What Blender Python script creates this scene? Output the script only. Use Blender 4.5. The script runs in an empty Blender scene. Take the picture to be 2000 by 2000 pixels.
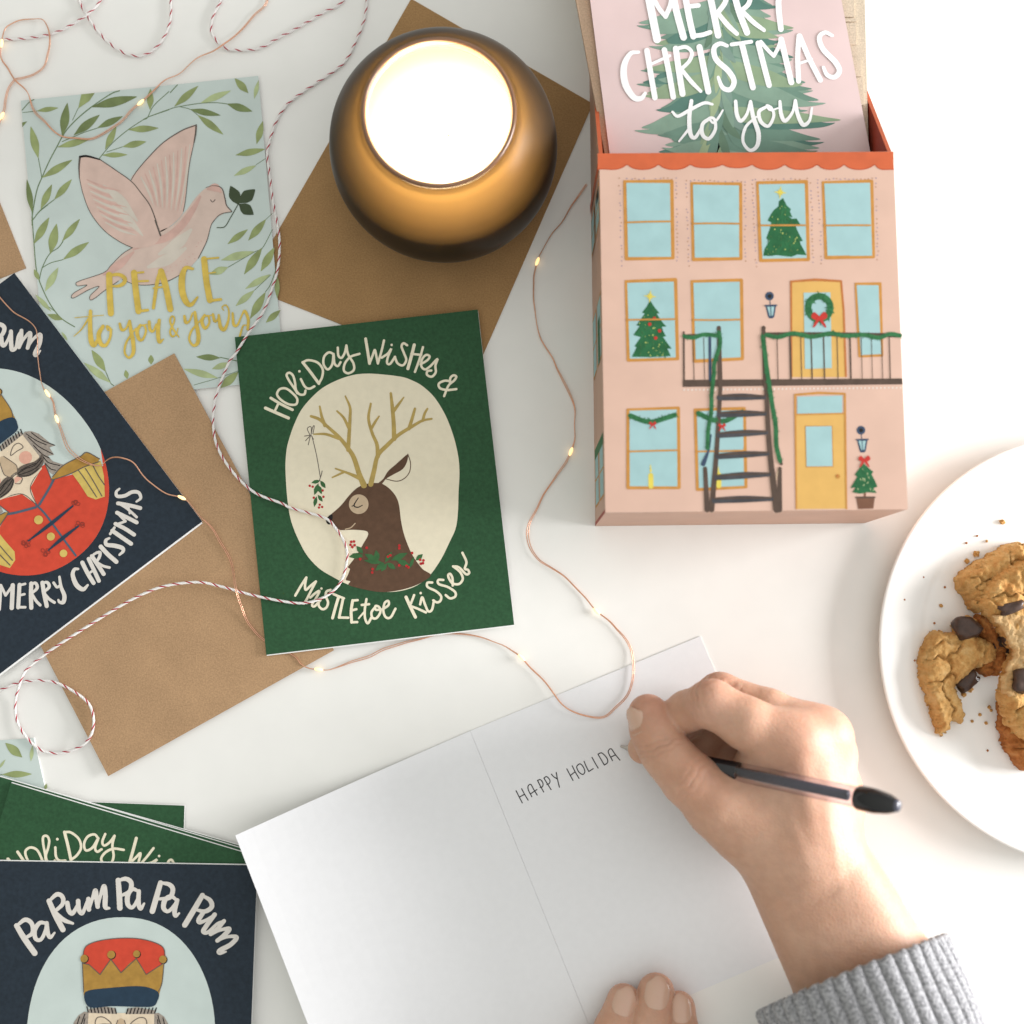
import bpy, bmesh, math, random
import numpy as np
from mathutils import Vector, Matrix, geometry, noise
random.seed(7); rng = np.random.default_rng(7)
S = bpy.context.scene
COL = S.collection
MM = 0.001

# ------------------------------------------------------------------ camera
# straight-down product shot, tilted a few degrees towards the far edge of the table
FPX = 2625.0          # focal length in photo pixels (photo is 2000 px wide)
TH = math.radians(5.33)
DIST = 0.595
CAM = Vector((0, -DIST*math.sin(TH), DIST*math.cos(TH)))
cd = bpy.data.cameras.new('camera'); cam = bpy.data.objects.new('camera', cd); COL.objects.link(cam)
cam.location = CAM; cam.rotation_euler = (TH, 0, 0)
cd.sensor_width = 36; cd.lens = 36*FPX/2000; cd.clip_start = 0.01; cd.clip_end = 50
cd.dof.use_dof = True; cd.dof.focus_distance = 0.588; cd.dof.aperture_fstop = 5.6
S.camera = cam

# ------------------------------------------------------------------ world / light
W = bpy.data.worlds.new('World'); S.world = W; W.use_nodes = True
wn = W.node_tree.nodes; wl = W.node_tree.links
bg = wn['Background']
tc = wn.new('ShaderNodeTexCoord'); sp = wn.new('ShaderNodeSeparateXYZ'); wl.new(tc.outputs['Generated'], sp.inputs[0])
mr = wn.new('ShaderNodeMapRange'); mr.inputs['From Min'].default_value = -1; mr.inputs['From Max'].default_value = 1
mr.inputs['To Min'].default_value = 0; mr.inputs['To Max'].default_value = 1; wl.new(sp.outputs['X'], mr.inputs['Value'])
wmix = wn.new('ShaderNodeMix'); wmix.data_type = 'RGBA'
wl.new(mr.outputs[0], wmix.inputs['Factor'])
wmix.inputs['A'].default_value = (0.60, 0.61, 0.54, 1)      # room side
wmix.inputs['B'].default_value = (1.02, 1.015, 1.02, 1)       # window side
zr = wn.new('ShaderNodeMapRange'); zr.inputs['From Min'].default_value = 0; zr.inputs['From Max'].default_value = 1; zr.inputs['To Min'].default_value = 0.66; zr.inputs['To Max'].default_value = 1.26   # bright ceiling, dimmer walls
wl.new(sp.outputs['Z'], zr.inputs['Value'])
wm2 = wn.new('ShaderNodeMix'); wm2.data_type = 'RGBA'; wm2.blend_type = 'MULTIPLY'; wm2.inputs['Factor'].default_value = 1
wl.new(wmix.outputs['Result'], wm2.inputs['A']); wl.new(zr.outputs[0], wm2.inputs['B'])
wl.new(wm2.outputs['Result'], bg.inputs['Color']); bg.inputs['Strength'].default_value = 0.995

def area(name, loc, target, sx, sy, power, color):
    l = bpy.data.lights.new(name, 'AREA'); l.shape = 'RECTANGLE'; l.size = sx; l.size_y = sy
    l.energy = power; l.color = color
    o = bpy.data.objects.new(name, l); COL.objects.link(o); o.location = loc
    o.rotation_euler = (Vector(target)-Vector(loc)).to_track_quat('-Z', 'Y').to_euler()
    return o
area('window_light', (1.18, 0.03, 0.245), (0.0, 0.0, 0.02), 0.60, 0.47, 35.0, (1.0, 0.985, 0.99))

S.view_settings.view_transform = 'Standard'
try: S.view_settings.look = 'None'
except Exception: pass
S.view_settings.exposure = 0.0; S.view_settings.gamma = 1.0
S.view_settings.use_curve_mapping = False
S.render.engine = 'CYCLES'
S.cycles.use_denoising = True
S.cycles.max_bounces = 8; S.cycles.transmission_bounces = 8; S.cycles.transparent_max_bounces = 8
S.cycles.sample_clamp_indirect = 6

# ------------------------------------------------------------------ photo pixel -> point at a real height (mm above the table)
_c, _s = math.cos(TH), math.sin(TH)
def P(px, py, z=0.0):
    x = (px-1000.0)/FPX; y = -(py-1000.0)/FPX
    d = Vector((x, y*_c + _s, y*_s - _c))
    t = (z*MM - CAM.z)/d.z
    return CAM + d*t
def px_per_mm(px, py, z): 
    return 1.0/((P(px+1, py, z)-P(px, py, z)).length/MM)

# ------------------------------------------------------------------ colours and materials
def lin(c):
    c = c/255.0
    return c/12.92 if c <= 0.04045 else ((c+0.055)/1.055)**2.4
INKF = [1.0]
def C(r, g, b, f=None):
    f = f or INKF[0]
    return tuple(min(0.92, lin(v)/f) for v in (r, g, b))
_M = {}
def mat(name, col, rough=0.6, var=0.06, vscale=900, bump=0.0, bscale=2500, spec=0.3, metal=0, sheen=0, big=0.0):
    if name in _M: return _M[name]
    m = bpy.data.materials.new(name); m.use_nodes = True; _M[name] = m
    n = m.node_tree.nodes; l = m.node_tree.links; b = n['Principled BSDF']
    b.inputs['Roughness'].default_value = rough; b.inputs['Specular IOR Level'].default_value = spec
    b.inputs['Metallic'].default_value = metal
    if sheen: b.inputs['Sheen Weight'].default_value = sheen
    t = n.new('ShaderNodeTexCoord')
    if var > 0:
        nz = n.new('ShaderNodeTexNoise'); nz.inputs['Scale'].default_value = vscale; nz.inputs['Detail'].default_value = 4
        l.new(t.outputs['Object'], nz.inputs['Vector'])
        mx = n.new('ShaderNodeMix'); mx.data_type = 'RGBA'
        rp = n.new('ShaderNodeMapRange'); rp.inputs['From Min'].default_value = 0.3; rp.inputs['From Max'].default_value = 0.7
        l.new(nz.outputs['Fac'], rp.inputs['Value'])
        src = rp.outputs[0]
        if big > 0:
            n2 = n.new('ShaderNodeTexNoise'); n2.inputs['Scale'].default_value = 45; n2.inputs['Detail'].default_value = 3
            l.new(t.outputs['Object'], n2.inputs['Vector'])
            mm = n.new('ShaderNodeMath'); mm.operation = 'MULTIPLY_ADD'; mm.inputs[1].default_value = big*3
            l.new(n2.outputs['Fac'], mm.inputs[0])
            sub = n.new('ShaderNodeMath'); sub.operation = 'SUBTRACT'; sub.inputs[1].default_value = big*1.5
            l.new(src, sub.inputs[0]); l.new(sub.outputs[0], mm.inputs[2]); src = mm.outputs[0]
        l.new(src, mx.inputs['Factor'])
        mx.clamp_factor = False
        mx.inputs['A'].default_value = tuple(max(0, v*(1-var)) for v in col)+(1,)
        mx.inputs['B'].default_value = tuple(min(0.95, v*(1+var)) for v in col)+(1,)
        l.new(mx.outputs['Result'], b.inputs['Base Color'])
    else:
        b.inputs['Base Color'].default_value = tuple(col)+(1,)
    if bump > 0:
        nb = n.new('ShaderNodeTexNoise'); nb.inputs['Scale'].default_value = bscale; nb.inputs['Detail'].default_value = 3
        l.new(t.outputs['Object'], nb.inputs['Vector'])
        bp = n.new('ShaderNodeBump'); bp.inputs['Strength'].default_value = bump; bp.inputs['Distance'].default_value = 0.0003
        l.new(nb.outputs['Fac'], bp.inputs['Height']); l.new(bp.outputs[0], b.inputs['Normal'])
    return m
def ink(name, r, g, b, var=0.08, vs=350, f=None, rough=0.65):
    return mat(name, C(r, g, b, f), rough, var, vs, spec=0.2)
def kraft(name, r, g, b):
    m = mat(name, C(r, g, b), 0.85, 0.16, 1500, bump=0.25, bscale=1800, spec=0.15, big=0.35)
    return m
WHITE = mat('white_card_stock', (0.755, 0.76, 0.775), 0.6, 0.012, 300, bump=0.05)
CARDWHITE = mat('white_card_edge', (0.85, 0.85, 0.84), 0.6, 0.01)

# ------------------------------------------------------------------ object helpers
def tag(o, label=None, cat=None, group=None, kind=None):
    if label: o['label'] = label
    if cat: o['category'] = cat
    if group: o['group'] = group
    if kind: o['kind'] = kind
    return o
def empty(name, loc, label, cat, group=None):
    o = bpy.data.objects.new(name, None); COL.objects.link(o); o.location = loc
    o.empty_display_size = 0.01
    return tag(o, label, cat, group)
class MB:
    def __init__(s): s.v = []; s.f = []; s.mi = []; s.mats = []
    def m(s, mt):
        if mt not in s.mats: s.mats.append(mt)
        return s.mats.index(mt)
    def add(s, vs, fs, mt):
        o = len(s.v); k = s.m(mt)
        s.v += [tuple(v) for v in vs]
        for f in fs: s.f.append(tuple(i+o for i in f)); s.mi.append(k)
    def box8(s, lo, hi, mt):   # lo, hi: 4 bottom, 4 top corners (counter-clockwise seen from above)
        s.add(list(lo)+list(hi), [(3,2,1,0),(4,5,6,7),(0,1,5,4),(1,2,6,5),(2,3,7,6),(3,0,4,7)], mt)
    def build(s, name, parent=None, smooth=False, origin=None):
        if not s.v: return None
        if parent is not None: org = world_loc(parent)
        else: org = Vector(origin) if origin is not None else sum((Vector(v) for v in s.v), Vector())/len(s.v)
        me = bpy.data.meshes.new(name)
        me.from_pydata([(v[0]-org.x, v[1]-org.y, v[2]-org.z) for v in s.v], [], s.f)
        for mt in s.mats: me.materials.append(mt)
        me.polygons.foreach_set('material_index', s.mi)
        if smooth: me.polygons.foreach_set('use_smooth', [True]*len(s.f))
        me.update()
        o = bpy.data.objects.new(name, me); COL.objects.link(o)
        if parent is not None: o.parent = parent
        else: o.location = org
        return o
def world_loc(o):
    l = Vector(o.location)
    while o.parent: o = o.parent; l += Vector(o.location)
    return l

# ------------------------------------------------------------------ 2-D curves
def cr(pts, closed=False, step=3.0):
    """Catmull-Rom through pts (any dimension), returns dense list."""
    p = [np.array(q, float) for q in pts]; n = len(p)
    if n < 3 and not closed: return [tuple(q) for q in p]
    out = []
    segs = n if closed else n-1
    for i in range(segs):
        if closed: a, b, c, d = p[(i-1) % n], p[i], p[(i+1) % n], p[(i+2) % n]
        else:
            b, c = p[i], p[i+1]
            a = p[i-1] if i > 0 else 2*b-c
            d = p[i+2] if i+2 < n else 2*c-b
        k = max(1, min(24, int(np.linalg.norm((c-b)[:2])/step)))
        for j in range(k):
            t = j/k
            out.append(tuple(0.5*((2*b)+(-a+c)*t+(2*a-5*b+4*c-d)*t*t+(-a+3*b-3*c+d)*t**3)))
    if not closed: out.append(tuple(p[-1]))
    return out
LAYER = 3.5e-5
class Art:
    """flat print on a flat sheet; f maps design coordinates + height to a world point"""
    def __init__(s, f, z, ppu=1.0, asp=1.0): s.f = f; s.z = z; s.k = 0; s.ppu = ppu; s.asp = asp   # ppu: design units per photo pixel
    def fill(s, mb, pts, mt, layer=0, smooth=True, step=3.0):
        q = cr(pts, True, step*s.ppu) if smooth else pts
        v = [s.f(x, y, 0) for x, y in q]
        v = [Vector((p.x, p.y, s.z*MM+layer*LAYER)) for p in v]
        tris = geometry.tessellate_polygon([[Vector((p.x*1000, p.y*1000, 0)) for p in v]])
        fs = []
        for t in tris:
            a, b, c = (v[i] for i in t)
            fs.append(t if (b-a).cross(c-a).z > 0 else t[::-1])
        mb.add(v, fs, mt)
    def stroke(s, mb, pts, w, mt, layer=0, smooth=True, closed=False, step=1.6):
        s.k += 1
        if not smooth:
            q = list(pts)+([pts[0]] if closed else [])
            for i in range(len(q)-1): s.stroke(mb, [q[i], q[i+1]], w if not isinstance(w, (list, tuple)) else [w[i], w[i+1]], mt, layer)
            return
        ws = list(w) if isinstance(w, (list, tuple)) else [w]*len(pts)
        if len(ws) != len(pts): ws = list(np.interp(np.linspace(0, 1, len(pts)), np.linspace(0, 1, len(ws)), ws))
        d = cr([(x, y, ww) for (x, y), ww in zip(pts, ws)], closed, step*s.ppu)
        a = np.array(d, float)
        if closed: a = np.vstack([a, a[:1]])
        if len(a) < 2: return
        iso = a[:, :2]*np.array([1.0, s.asp])
        tg = np.gradient(iso, axis=0)
        if closed: tg[0] = tg[-1] = iso[1]-iso[-2]
        tg /= np.maximum(np.linalg.norm(tg, axis=1, keepdims=True), 1e-9)
        nr = np.stack([-tg[:, 1], tg[:, 0]], 1)
        h = np.maximum(a[:, 2:3], 0.3*s.ppu)/2; sc = np.array([1.0, 1.0/s.asp])
        L = a[:, :2]+nr*h*sc; R = a[:, :2]-nr*h*sc
        n = len(a); z0 = s.z*MM+layer*LAYER+(s.k % 4)*1.1e-5
        vs = []; fs = []
        for i in range(n):
            z = z0+8e-6*i/n
            for q in (L[i], R[i]):
                p = s.f(q[0], q[1], 0); vs.append((p.x, p.y, z))
        for i in range(n-1): fs.append((2*i, 2*i+1, 2*i+3, 2*i+2))
        if not closed:
            for e, sg in ((0, -1), (n-1, 1)):
                base = len(vs); hh = h[e, 0]; ang0 = math.atan2(nr[e, 1], nr[e, 0])
                K = 7; ring = []
                for j in range(1, K):
                    an = ang0 - sg*math.pi*j/K
                    p = s.f(a[e, 0]+hh*math.cos(an), a[e, 1]+hh*math.sin(an)/s.asp, 0)
                    vs.append((p.x, p.y, z0+8e-6*e/n)); ring.append(base+j-1)
                fs.append(tuple([2*e]+ring+[2*e+1]))
        # consistent upward normals
        out = []
        for f in fs:
            A, B, Cc = (Vector(vs[i]) for i in f[:3])
            out.append(f if (B-A).cross(Cc-A).z >= 0 else f[::-1])
        mb.add(vs, out, mt)
    def dot(s, mb, x, y, r, mt, layer=0, n=12, sy=1.0):
        s.fill(mb, [(x+r*math.cos(2*math.pi*i/n), y+r*sy*math.sin(2*math.pi*i/n)) for i in range(n)], mt, layer, smooth=False)
    def leaf(s, mb, x0, y0, x1, y1, w, mt, layer=0, fat=0.45):
        dx, dy = x1-x0, y1-y0; L = math.hypot(dx, dy); ux, uy = dx/L, dy/L
        pr = [(0.0, .04), (.12, .34), (.3, .8), (fat, 1), (.65, .86), (.85, .45), (1.0, .04)]
        s.k += 1
        up = [(x0+ux*L*t-uy*w/2*h, y0+uy*L*t+ux*w/2*h) for t, h in pr]
        dn = [(x0+ux*L*t+uy*w/2*h, y0+uy*L*t-ux*w/2*h) for t, h in pr[::-1]]
        s.fill(mb, up+dn, mt, layer+(s.k % 5)*0.12)
def zoomf(ox, oy, k, z):
    return lambda x, y, _=0: P(ox+x/k, oy+y/k, z)
def art(ox, oy, k, z): return Art(zoomf(ox, oy, k, z), z, k)

# a folded greeting card: two sheets lying on each other
def sheet_corners(cs, z): return [P(x, y, z) for x, y in cs]
def card(cs_px, z0, cover, label, edge_shift=(0, 0), t=0.38, gap=0.12, group=None):
    """cs_px TL,TR,BR,BL measured on its top face"""
    zt = z0+2*t+gap
    c = sheet_corners(cs_px, zt); cen = sum(c, Vector())/4
    root = empty('greeting_card', (cen.x, cen.y, z0*MM), label, 'greeting card', group)
    def slab(za, zb, mt, sh, side):
        mb = MB(); q = [Vector((p.x+sh[0]*MM, p.y+sh[1]*MM, 0)) for p in c][::-1]   # BL BR TR TL = ccw
        lo = [Vector((p.x, p.y, za*MM)) for p in q]; hi = [Vector((p.x, p.y, zb*MM)) for p in q]
        mb.add(lo+hi, [(4, 5, 6, 7)], mt)
        mb.add(lo+hi, [(3,2,1,0),(0,1,5,4),(1,2,6,5),(2,3,7,6),(3,0,4,7)], side)
        return mb
    slab(z0, z0+t, CARDWHITE, edge_shift, CARDWHITE).build('back_cover', root)
    slab(z0+t+gap, zt, cover, (0, 0), CARDWHITE).build('front_cover', root)
    return root, zt
# ================================================================== the table
mb = MB(); TABLE = mat('white_laminate', (0.80, 0.795, 0.765), 0.42, 0.015, 60, spec=0.35)
mb.add([(-1.6, -1.2, 0), (1.6, -1.2, 0), (1.6, 1.2, 0), (-1.6, 1.2, 0), (-1.6, -1.2, -.03), (1.6, -1.2, -.03), (1.6, 1.2, -.03), (-1.6, 1.2, -.03)],
       [(0,1,2,3), (7,6,5,4), (0,4,5,1), (1,5,6,2), (2,6,7,3), (3,7,4,0)], TABLE)
tt = mb.build('tabletop', origin=(0, 0, 0)); tag(tt, 'white smooth tabletop under everything', 'table', kind='structure')

KRAFT = kraft('kraft_paper', 171, 139, 106); KRAFT2 = kraft('kraft_paper_shaded', 158, 124, 84)  # second is the same paper with the box's shade darkened into its colour
def envelope(cs_px, z0, t, label, m=KRAFT, group='kraft paper envelopes lying on the table', warp=0.5):
    """envelope body as a thin pillow with a folded flap seam on its underside"""
    c = sheet_corners(cs_px, z0+t); cen = sum(c, Vector())/4
    root = empty('envelope', (cen.x, cen.y, z0*MM), label, 'envelope', group)
    N = 24; mb = MB(); vs = []; fs = []
    for j in range(N+1):
        for i in range(N+1):
            u, v = i/N, j/N
            p = (c[0]*(1-u)+c[1]*u)*(1-v)+(c[3]*(1-u)+c[2]*u)*v
            e = min(u, 1-u, v, 1-v)
            bul = warp*(1-math.exp(-e*9))*(0.6+0.4*math.sin(5*u+3*v))
            vs.append((p.x, p.y, (z0+t*0.75+bul*0.35)*MM))
    for j in range(N):
        for i in range(N):
            a = j*(N+1)+i; fs.append((a, a+N+1, a+N+2, a+1))
    mb.add(vs, fs, m)
    q = c[::-1]; zb, zt = z0*MM, (z0+t*0.75)*MM
    lo = [Vector((p.x, p.y, zb)) for p in q]; hi = [Vector((p.x, p.y, zt)) for p in q]
    mb.add(lo+hi, [(3,2,1,0),(0,1,5,4),(1,2,6,5),(2,3,7,6),(3,0,4,7)], m)
    o = mb.build('front_panel', root, smooth=False)
    return root

envelope([(803, -3), (1158, 202), (925, 735), (480, 560)], 0.0, 0.8, 'brown kraft envelope lying under the lit candle', KRAFT2)
envelope([(-93, 930), (340, 690), (652, 1270), (211, 1516)], 1.75, 0.7, 'brown kraft envelope half covered by the navy card and the reindeer card')
envelope([(-330, 190), (-95, 160), (50, 523), (-240, 640)], 0.0, 0.8, 'brown kraft envelope of which one corner shows at the left edge above the navy card')

# ================================================================== colours of the prints
GREEN = ink('print_forest_green', 43, 80, 52, 0.16, 700)
CREAM = ink('print_cream', 226, 217, 193, 0.03); CREAMT = ink('print_cream_lettering', 228, 220, 196, 0.06)
BROWN = ink('print_reindeer_brown', 92, 68, 52, 0.12); BLACK = ink('print_black', 34, 31, 31)
GOLDA = ink('print_antler_gold', 176, 152, 88, 0.12); TAN = ink('print_tan', 190, 168, 140)
LGRN = ink('print_leaf_green', 58, 100, 60, 0.15); RED = ink('print_berry_red', 178, 44, 46)
SKY = ink('print_pale_blue', 194, 206, 202, 0.05, 60); OLV = ink('print_olive', 145, 157, 106, 0.2, 160); OLVD = ink('print_olive_dark', 116, 130, 86, 0.2, 160)
OLVL = ink('print_olive_light', 171, 184, 138, 0.15, 160); STEM = ink('print_stem', 106, 126, 92)
DARKLEAF = ink('print_dark_leaf', 66, 78, 56); PINKB = ink('print_dove_pink', 209, 187, 175, 0.07, 130)
PINKW = ink('print_dove_pink_warm', 211, 184, 172, 0.08, 130); PINKS = ink('print_dove_blush', 206, 170, 159, 0.1, 200); PINKL = ink('print_dove_light', 207, 198, 186, 0.06, 150)
LINE = ink('print_pencil_grey', 96, 88, 82); GOLDT = ink('print_gold_lettering', 208, 180, 84, 0.14, 250, rough=0.4)
NAVY = ink('print_navy', 37, 47, 57, 0.16, 600); SILVER = ink('print_silver_lettering', 214, 209, 202, 0.04)
REDJ = ink('print_jacket_red', 202, 72, 52, 0.08, 300); GOLD1 = ink('print_epaulette_gold', 168, 130, 62, 0.12); GOLD2 = ink('print_fringe_gold', 203, 178, 98, 0.1)
FACE = ink('print_face', 220, 203, 178); CHEEK = ink('print_cheek', 217, 165, 145); GREYH = ink('print_grey_hair', 152, 142, 132, 0.2, 900); GREYM = ink('print_moustache', 98, 88, 80, 0.25, 900)
BLUEB = ink('print_braid_blue', 78, 92, 108); NAVB = ink('print_hat_navy', 38, 58, 76, 0.1)

# ================================================================== reindeer card design (photo pixel coordinates of the flat card)
def T(ox, oy, k, pts): return [(ox+x/k, oy+y/k) for x, y in pts]
G = lambda *p: T(430, 600, 2.76, p); T2 = lambda *p: T(500, 640, 4.6, p); T3 = lambda *p: T(560, 1060, 5.084, p)
REIN = dict(cs=[(458.5, 658.5), (933, 604.5), (1004.3, 1220.3), (520, 1279)])
def reindeer_design(A, root, full=True):
    mb = MB()
    A.fill(mb, G((800,358),(900,365),(985,377),(1040,397),(1090,425),(1150,480),(1200,555),(1235,630),(1265,720),(1285,815),(1290,900),(1285,1000),(1282,1100),(1270,1190),(1235,1270),(1190,1360),(1130,1445),(1060,1500),(980,1528),(890,1535),(790,1522),(690,1495),(600,1450),(530,1405),(470,1340),(430,1270),(395,1190),(375,1120),(362,1030),(355,940),(352,850),(358,770),(372,710),(400,630),(440,550),(500,480),(560,430),(640,390),(720,365)), CREAM, 1)
    mb.build('oval_panel', root)
    mb = MB(); w = 21/4.6; st = lambda pts, ww=w, **k: A.stroke(mb, pts, ww, CREAMT, 1, **k)
    # HOLiDay WiSHes &
    st(T2((85,722),(190,768),(292,812)),6); st(T2((133,632),(230,690),(328,738)),5.4); st(T2((168,752),(205,675)))
    st(T2((190,590),(215,552),(270,547),(330,590),(370,640),(360,688),(300,690),(240,660),(200,622)),closed=True)
    st(T2((372,590),(345,545),(300,480),(275,425),(300,405),(332,430),(350,490),(360,560),(395,600),(435,598),(445,565)))
    st(T2((403,462),(440,530),(480,548),(525,527))); A.dot(mb,*T2((390,392))[0],2.6,CREAMT,1)
    st(T2((420,312),(490,400),(565,502)),5.6); st(T2((420,312),(470,292),(550,312),(598,370),(595,440),(565,502)))
    st(T2((698,238),(655,222),(612,262),(608,330),(645,375),(685,330),(697,240),(705,320),(735,345),(760,310)))
    st(T2((735,180),(740,250),(768,272),(798,225),(812,160))); st(T2((812,160),(828,240),(875,320),(878,380),(830,410),(790,385),(800,320),(850,262),(930,235)))
    st(T2((985,100),(1003,210),(1020,322)),5.6); st(T2((1020,322),(1048,250),(1068,200),(1082,260),(1095,322))); st(T2((1095,322),(1128,210),(1150,115)))
    st(T2((1130,270),(1185,232),(1215,190),(1185,265),(1178,318),(1205,325),(1250,262))); A.dot(mb,*T2((1219,155))[0],2.4,CREAMT,1)
    st(T2((1358,158),(1325,140),(1308,170),(1330,230),(1350,290),(1320,338),(1272,320),(1247,262)))
    st(T2((1422,155),(1398,250),(1365,368)),6.2); st(T2((1500,175),(1470,280),(1428,398))); st(T2((1395,235),(1485,245)))
    st(T2((1478,330),(1540,292),(1560,258),(1528,245),(1492,285),(1485,345),(1520,375),(1568,345)))
    st(T2((1568,345),(1630,282),(1612,340),(1615,400),(1580,440),(1538,425),(1540,392),(1575,385)))
    st(T2((1690,615),(1730,520),(1780,475),(1800,440),(1775,428),(1748,450),(1742,490))); st(T2((1745,480),(1690,478),(1642,505),(1655,545),(1720,560),(1800,552)))
    mb.build('lettering', root)
    if full:
        mb = MB(); w = 24/5.084
        st(T3((85,525),(140,430),(195,345)),w); st(T3((195,345),(182,420),(190,468),(240,425),(290,385)),w); st(T3((290,385),(240,480),(200,560),(172,605)),w)
        st(T3((235,545),(285,500),(325,480),(295,545),(252,615),(275,632),(335,570)),w); A.dot(mb,*T3((345,455))[0],2.4,CREAMT,1)
        st(T3((435,468),(395,485),(388,530),(410,590),(395,642),(355,660),(318,625),(320,575)),w)
        st(T3((465,510),(515,532),(568,552)),w); st(T3((515,540),(485,640),(455,748)),w+1)
        st(T3((560,555),(540,650),(520,742)),w+.6); st(T3((520,742),(612,745)),w)
        st(T3((705,570),(655,574)),w); st(T3((655,574),(640,680),(645,790)),w+1); st(T3((645,790),(700,788)),w); st(T3((645,672),(692,660)),w)
        st(T3((792,560),(776,660),(778,750),(805,800),(840,745)),w); st(T3((715,750),(775,680)),3.5); st(T3((745,618),(818,610)),w)
        st(T3((880,638),(842,690),(852,745),(892,748),(930,690),(918,640),(882,628),(885,665),(950,662)),w)
        st(T3((950,662),(1010,620),(1008,578),(972,600),(960,680),(985,740),(1032,740),(1080,655)),w)
        st(T3((1185,540),(1230,640),(1278,738)),w+1.6); st(T3((1265,520),(1225,625)),w); st(T3((1228,628),(1300,655),(1382,692)),w)
        st(T3((1325,612),(1345,542),(1372,610),(1405,680),(1442,665),(1462,575)),w); A.dot(mb,*T3((1330,500))[0],2.5,CREAMT,1)
        st(T3((1445,395),(1398,398),(1400,440),(1480,480),(1532,530),(1525,578),(1490,592),(1455,572)),w)
        st(T3((1555,370),(1505,370),(1510,410),(1600,440),(1672,490),(1672,535),(1622,552),(1578,520)),w)
        st(T3((1648,425),(1645,350),(1622,308),(1603,332),(1642,400),(1710,410),(1748,360),(1728,300),(1690,262),(1652,235)),w)
        st(T3((1652,235),(1710,245),(1780,312),(1812,300),(1798,268),(1768,258),(1784,190),(1745,100)),w)
        mb.build('lettering', root)
    if not full: return
    mb = MB()
    A.fill(mb, G((572,1140),(600,1115),(650,1070),(700,1010),(745,970),(800,950),(850,948),(880,955),(920,985),(950,1025),(965,1070),(975,1150),(990,1220),(1015,1290),(1045,1350),(1090,1410),(1135,1445),(1080,1487),(1010,1515),(930,1532),(860,1535),(780,1522),(695,1499),(702,1478),(678,1470),(690,1440),(700,1410),(688,1402),(712,1370),(740,1330),(775,1270),(795,1235),(797,1215),(780,1205),(720,1200),(660,1202),(640,1198),(600,1172),(575,1160)), BROWN, 2, step=2)
    re = mb.build('reindeer', root)
    def sub(name): return mb.build(name, re)
    mb = MB(); A.fill(mb, G((572,1140),(602,1115),(606,1138),(590,1172),(574,1162)), BLACK, 3); sub('nose')
    mb = MB(); A.dot(mb, *G((747,1062))[0], 19.2, TAN, 3, 28); A.stroke(mb, G((745,1028),(722,1068),(742,1079),(767,1068)), [1.5,2.4,2,1.5], BLACK, 4); A.stroke(mb, G((722,1068),(711,1073)), 1.6, BLACK, 4); sub('eye')
    mb = MB(); A.stroke(mb, G((675,1197),(705,1188),(728,1165)), 2.0, TAN, 3); sub('mouth')
    mb = MB(); A.fill(mb, G((890,925),(950,860),(1012,792),(1026,840),(1020,890),(990,925),(950,938)), CREAM, 3)
    A.fill(mb, G((852,950),(880,925),(905,885),(950,845),(1000,800),(1013,792),(1008,832),(985,872),(938,900),(895,925),(872,952)), BROWN, 4)
    A.stroke(mb, G((1012,792),(1026,840),(1020,890),(990,925),(950,938),(890,925)), 1.6, BROWN, 4); sub('ear')
    for pts, ws in (([(775,960),(750,900),(720,810),(685,755),(640,700),(580,645),(535,605),(490,588)],[12,10,9,8,7,6,6,5]), ([(690,770),(695,690),(700,600),(700,540),(675,480)],[8,7,6,5,3]), ([(693,650),(665,595),(630,560)],[6,5,3.5]), ([(565,638),(548,590),(537,535)],[7,5.5,3.5]), ([(640,708),(570,685),(505,685)],[6,5,2.5]), ([(748,920),(690,895),(622,870)],[8,5,3]), ([(665,890),(605,918)],[4.5,3])):
        pass
    def antler(sets):
        nonlocal mb
        mb = MB()
        for pts, ws in sets: A.stroke(mb, G(*pts), ws, GOLDA, 3)
        sub('antler')
    antler([([(775,960),(750,900),(720,810),(685,755),(640,700),(580,645),(535,605),(490,588)],[12,10,9,8,7,6,6,5]), ([(690,770),(695,690),(700,600),(700,540),(675,480)],[8,7,6,5,3]), ([(693,650),(665,595),(630,560)],[6,5,3.5]), ([(565,638),(548,590),(537,535)],[7,5.5,3.5]), ([(640,708),(570,685),(505,685)],[6,5,2.5]), ([(748,920),(690,895),(622,870)],[8,5,3]), ([(665,890),(605,918)],[4.5,3])])
    antler([([(812,955),(830,880),(850,800),(900,745),(960,690),(1040,640),(1090,612),(1140,602)],[10,9,8,8,7,6,5,4]), ([(850,805),(845,740),(820,680),(800,600),(812,520)],[8,7,6,5.5,4]), ([(815,655),(835,620),(857,588)],[5.5,5,3]), ([(938,710),(935,620),(928,540),(920,465)],[9,8,7,5]), ([(935,560),(965,520),(990,486)],[7,5,2.5]), ([(1018,655),(1035,600),(1050,548)],[7,6,5]), ([(1092,612),(1102,575),(1117,548)],[5.5,5,4])])
    mb = MB()
    for p in ([(485,690),(470,655),(490,645),(491,685)],[(490,685),(500,645),(508,640),(500,682)],[(485,690),(455,695)],[(487,692),(460,720)],[(487,692),(475,742)],[(490,690),(503,712)],[(495,695),(520,800),(540,915)],[(535,935),(545,905),(550,883)]):
        A.stroke(mb, G(*p), 1.5, LINE, 2)
    for a in ((540,935,492,947,18),(540,935,568,975,20),(530,950,508,1012,22),(530,960,547,1008,20),(527,1012,552,1048,18),(520,1020,507,1076,18)):
        (x0,y0),(x1,y1) = G((a[0],a[1]),(a[2],a[3])); A.leaf(mb, x0,y0,x1,y1,a[4]/2.76*1.15,LGRN,2,0.6)
    for p in ((483,963),(499,968),(553,988),(557,1022),(505,1027),(537,1065),(533,1080),(550,1077)): A.dot(mb,*G(p)[0],2.4,RED,3)
    mb.build('mistletoe_sprig', root)
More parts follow.
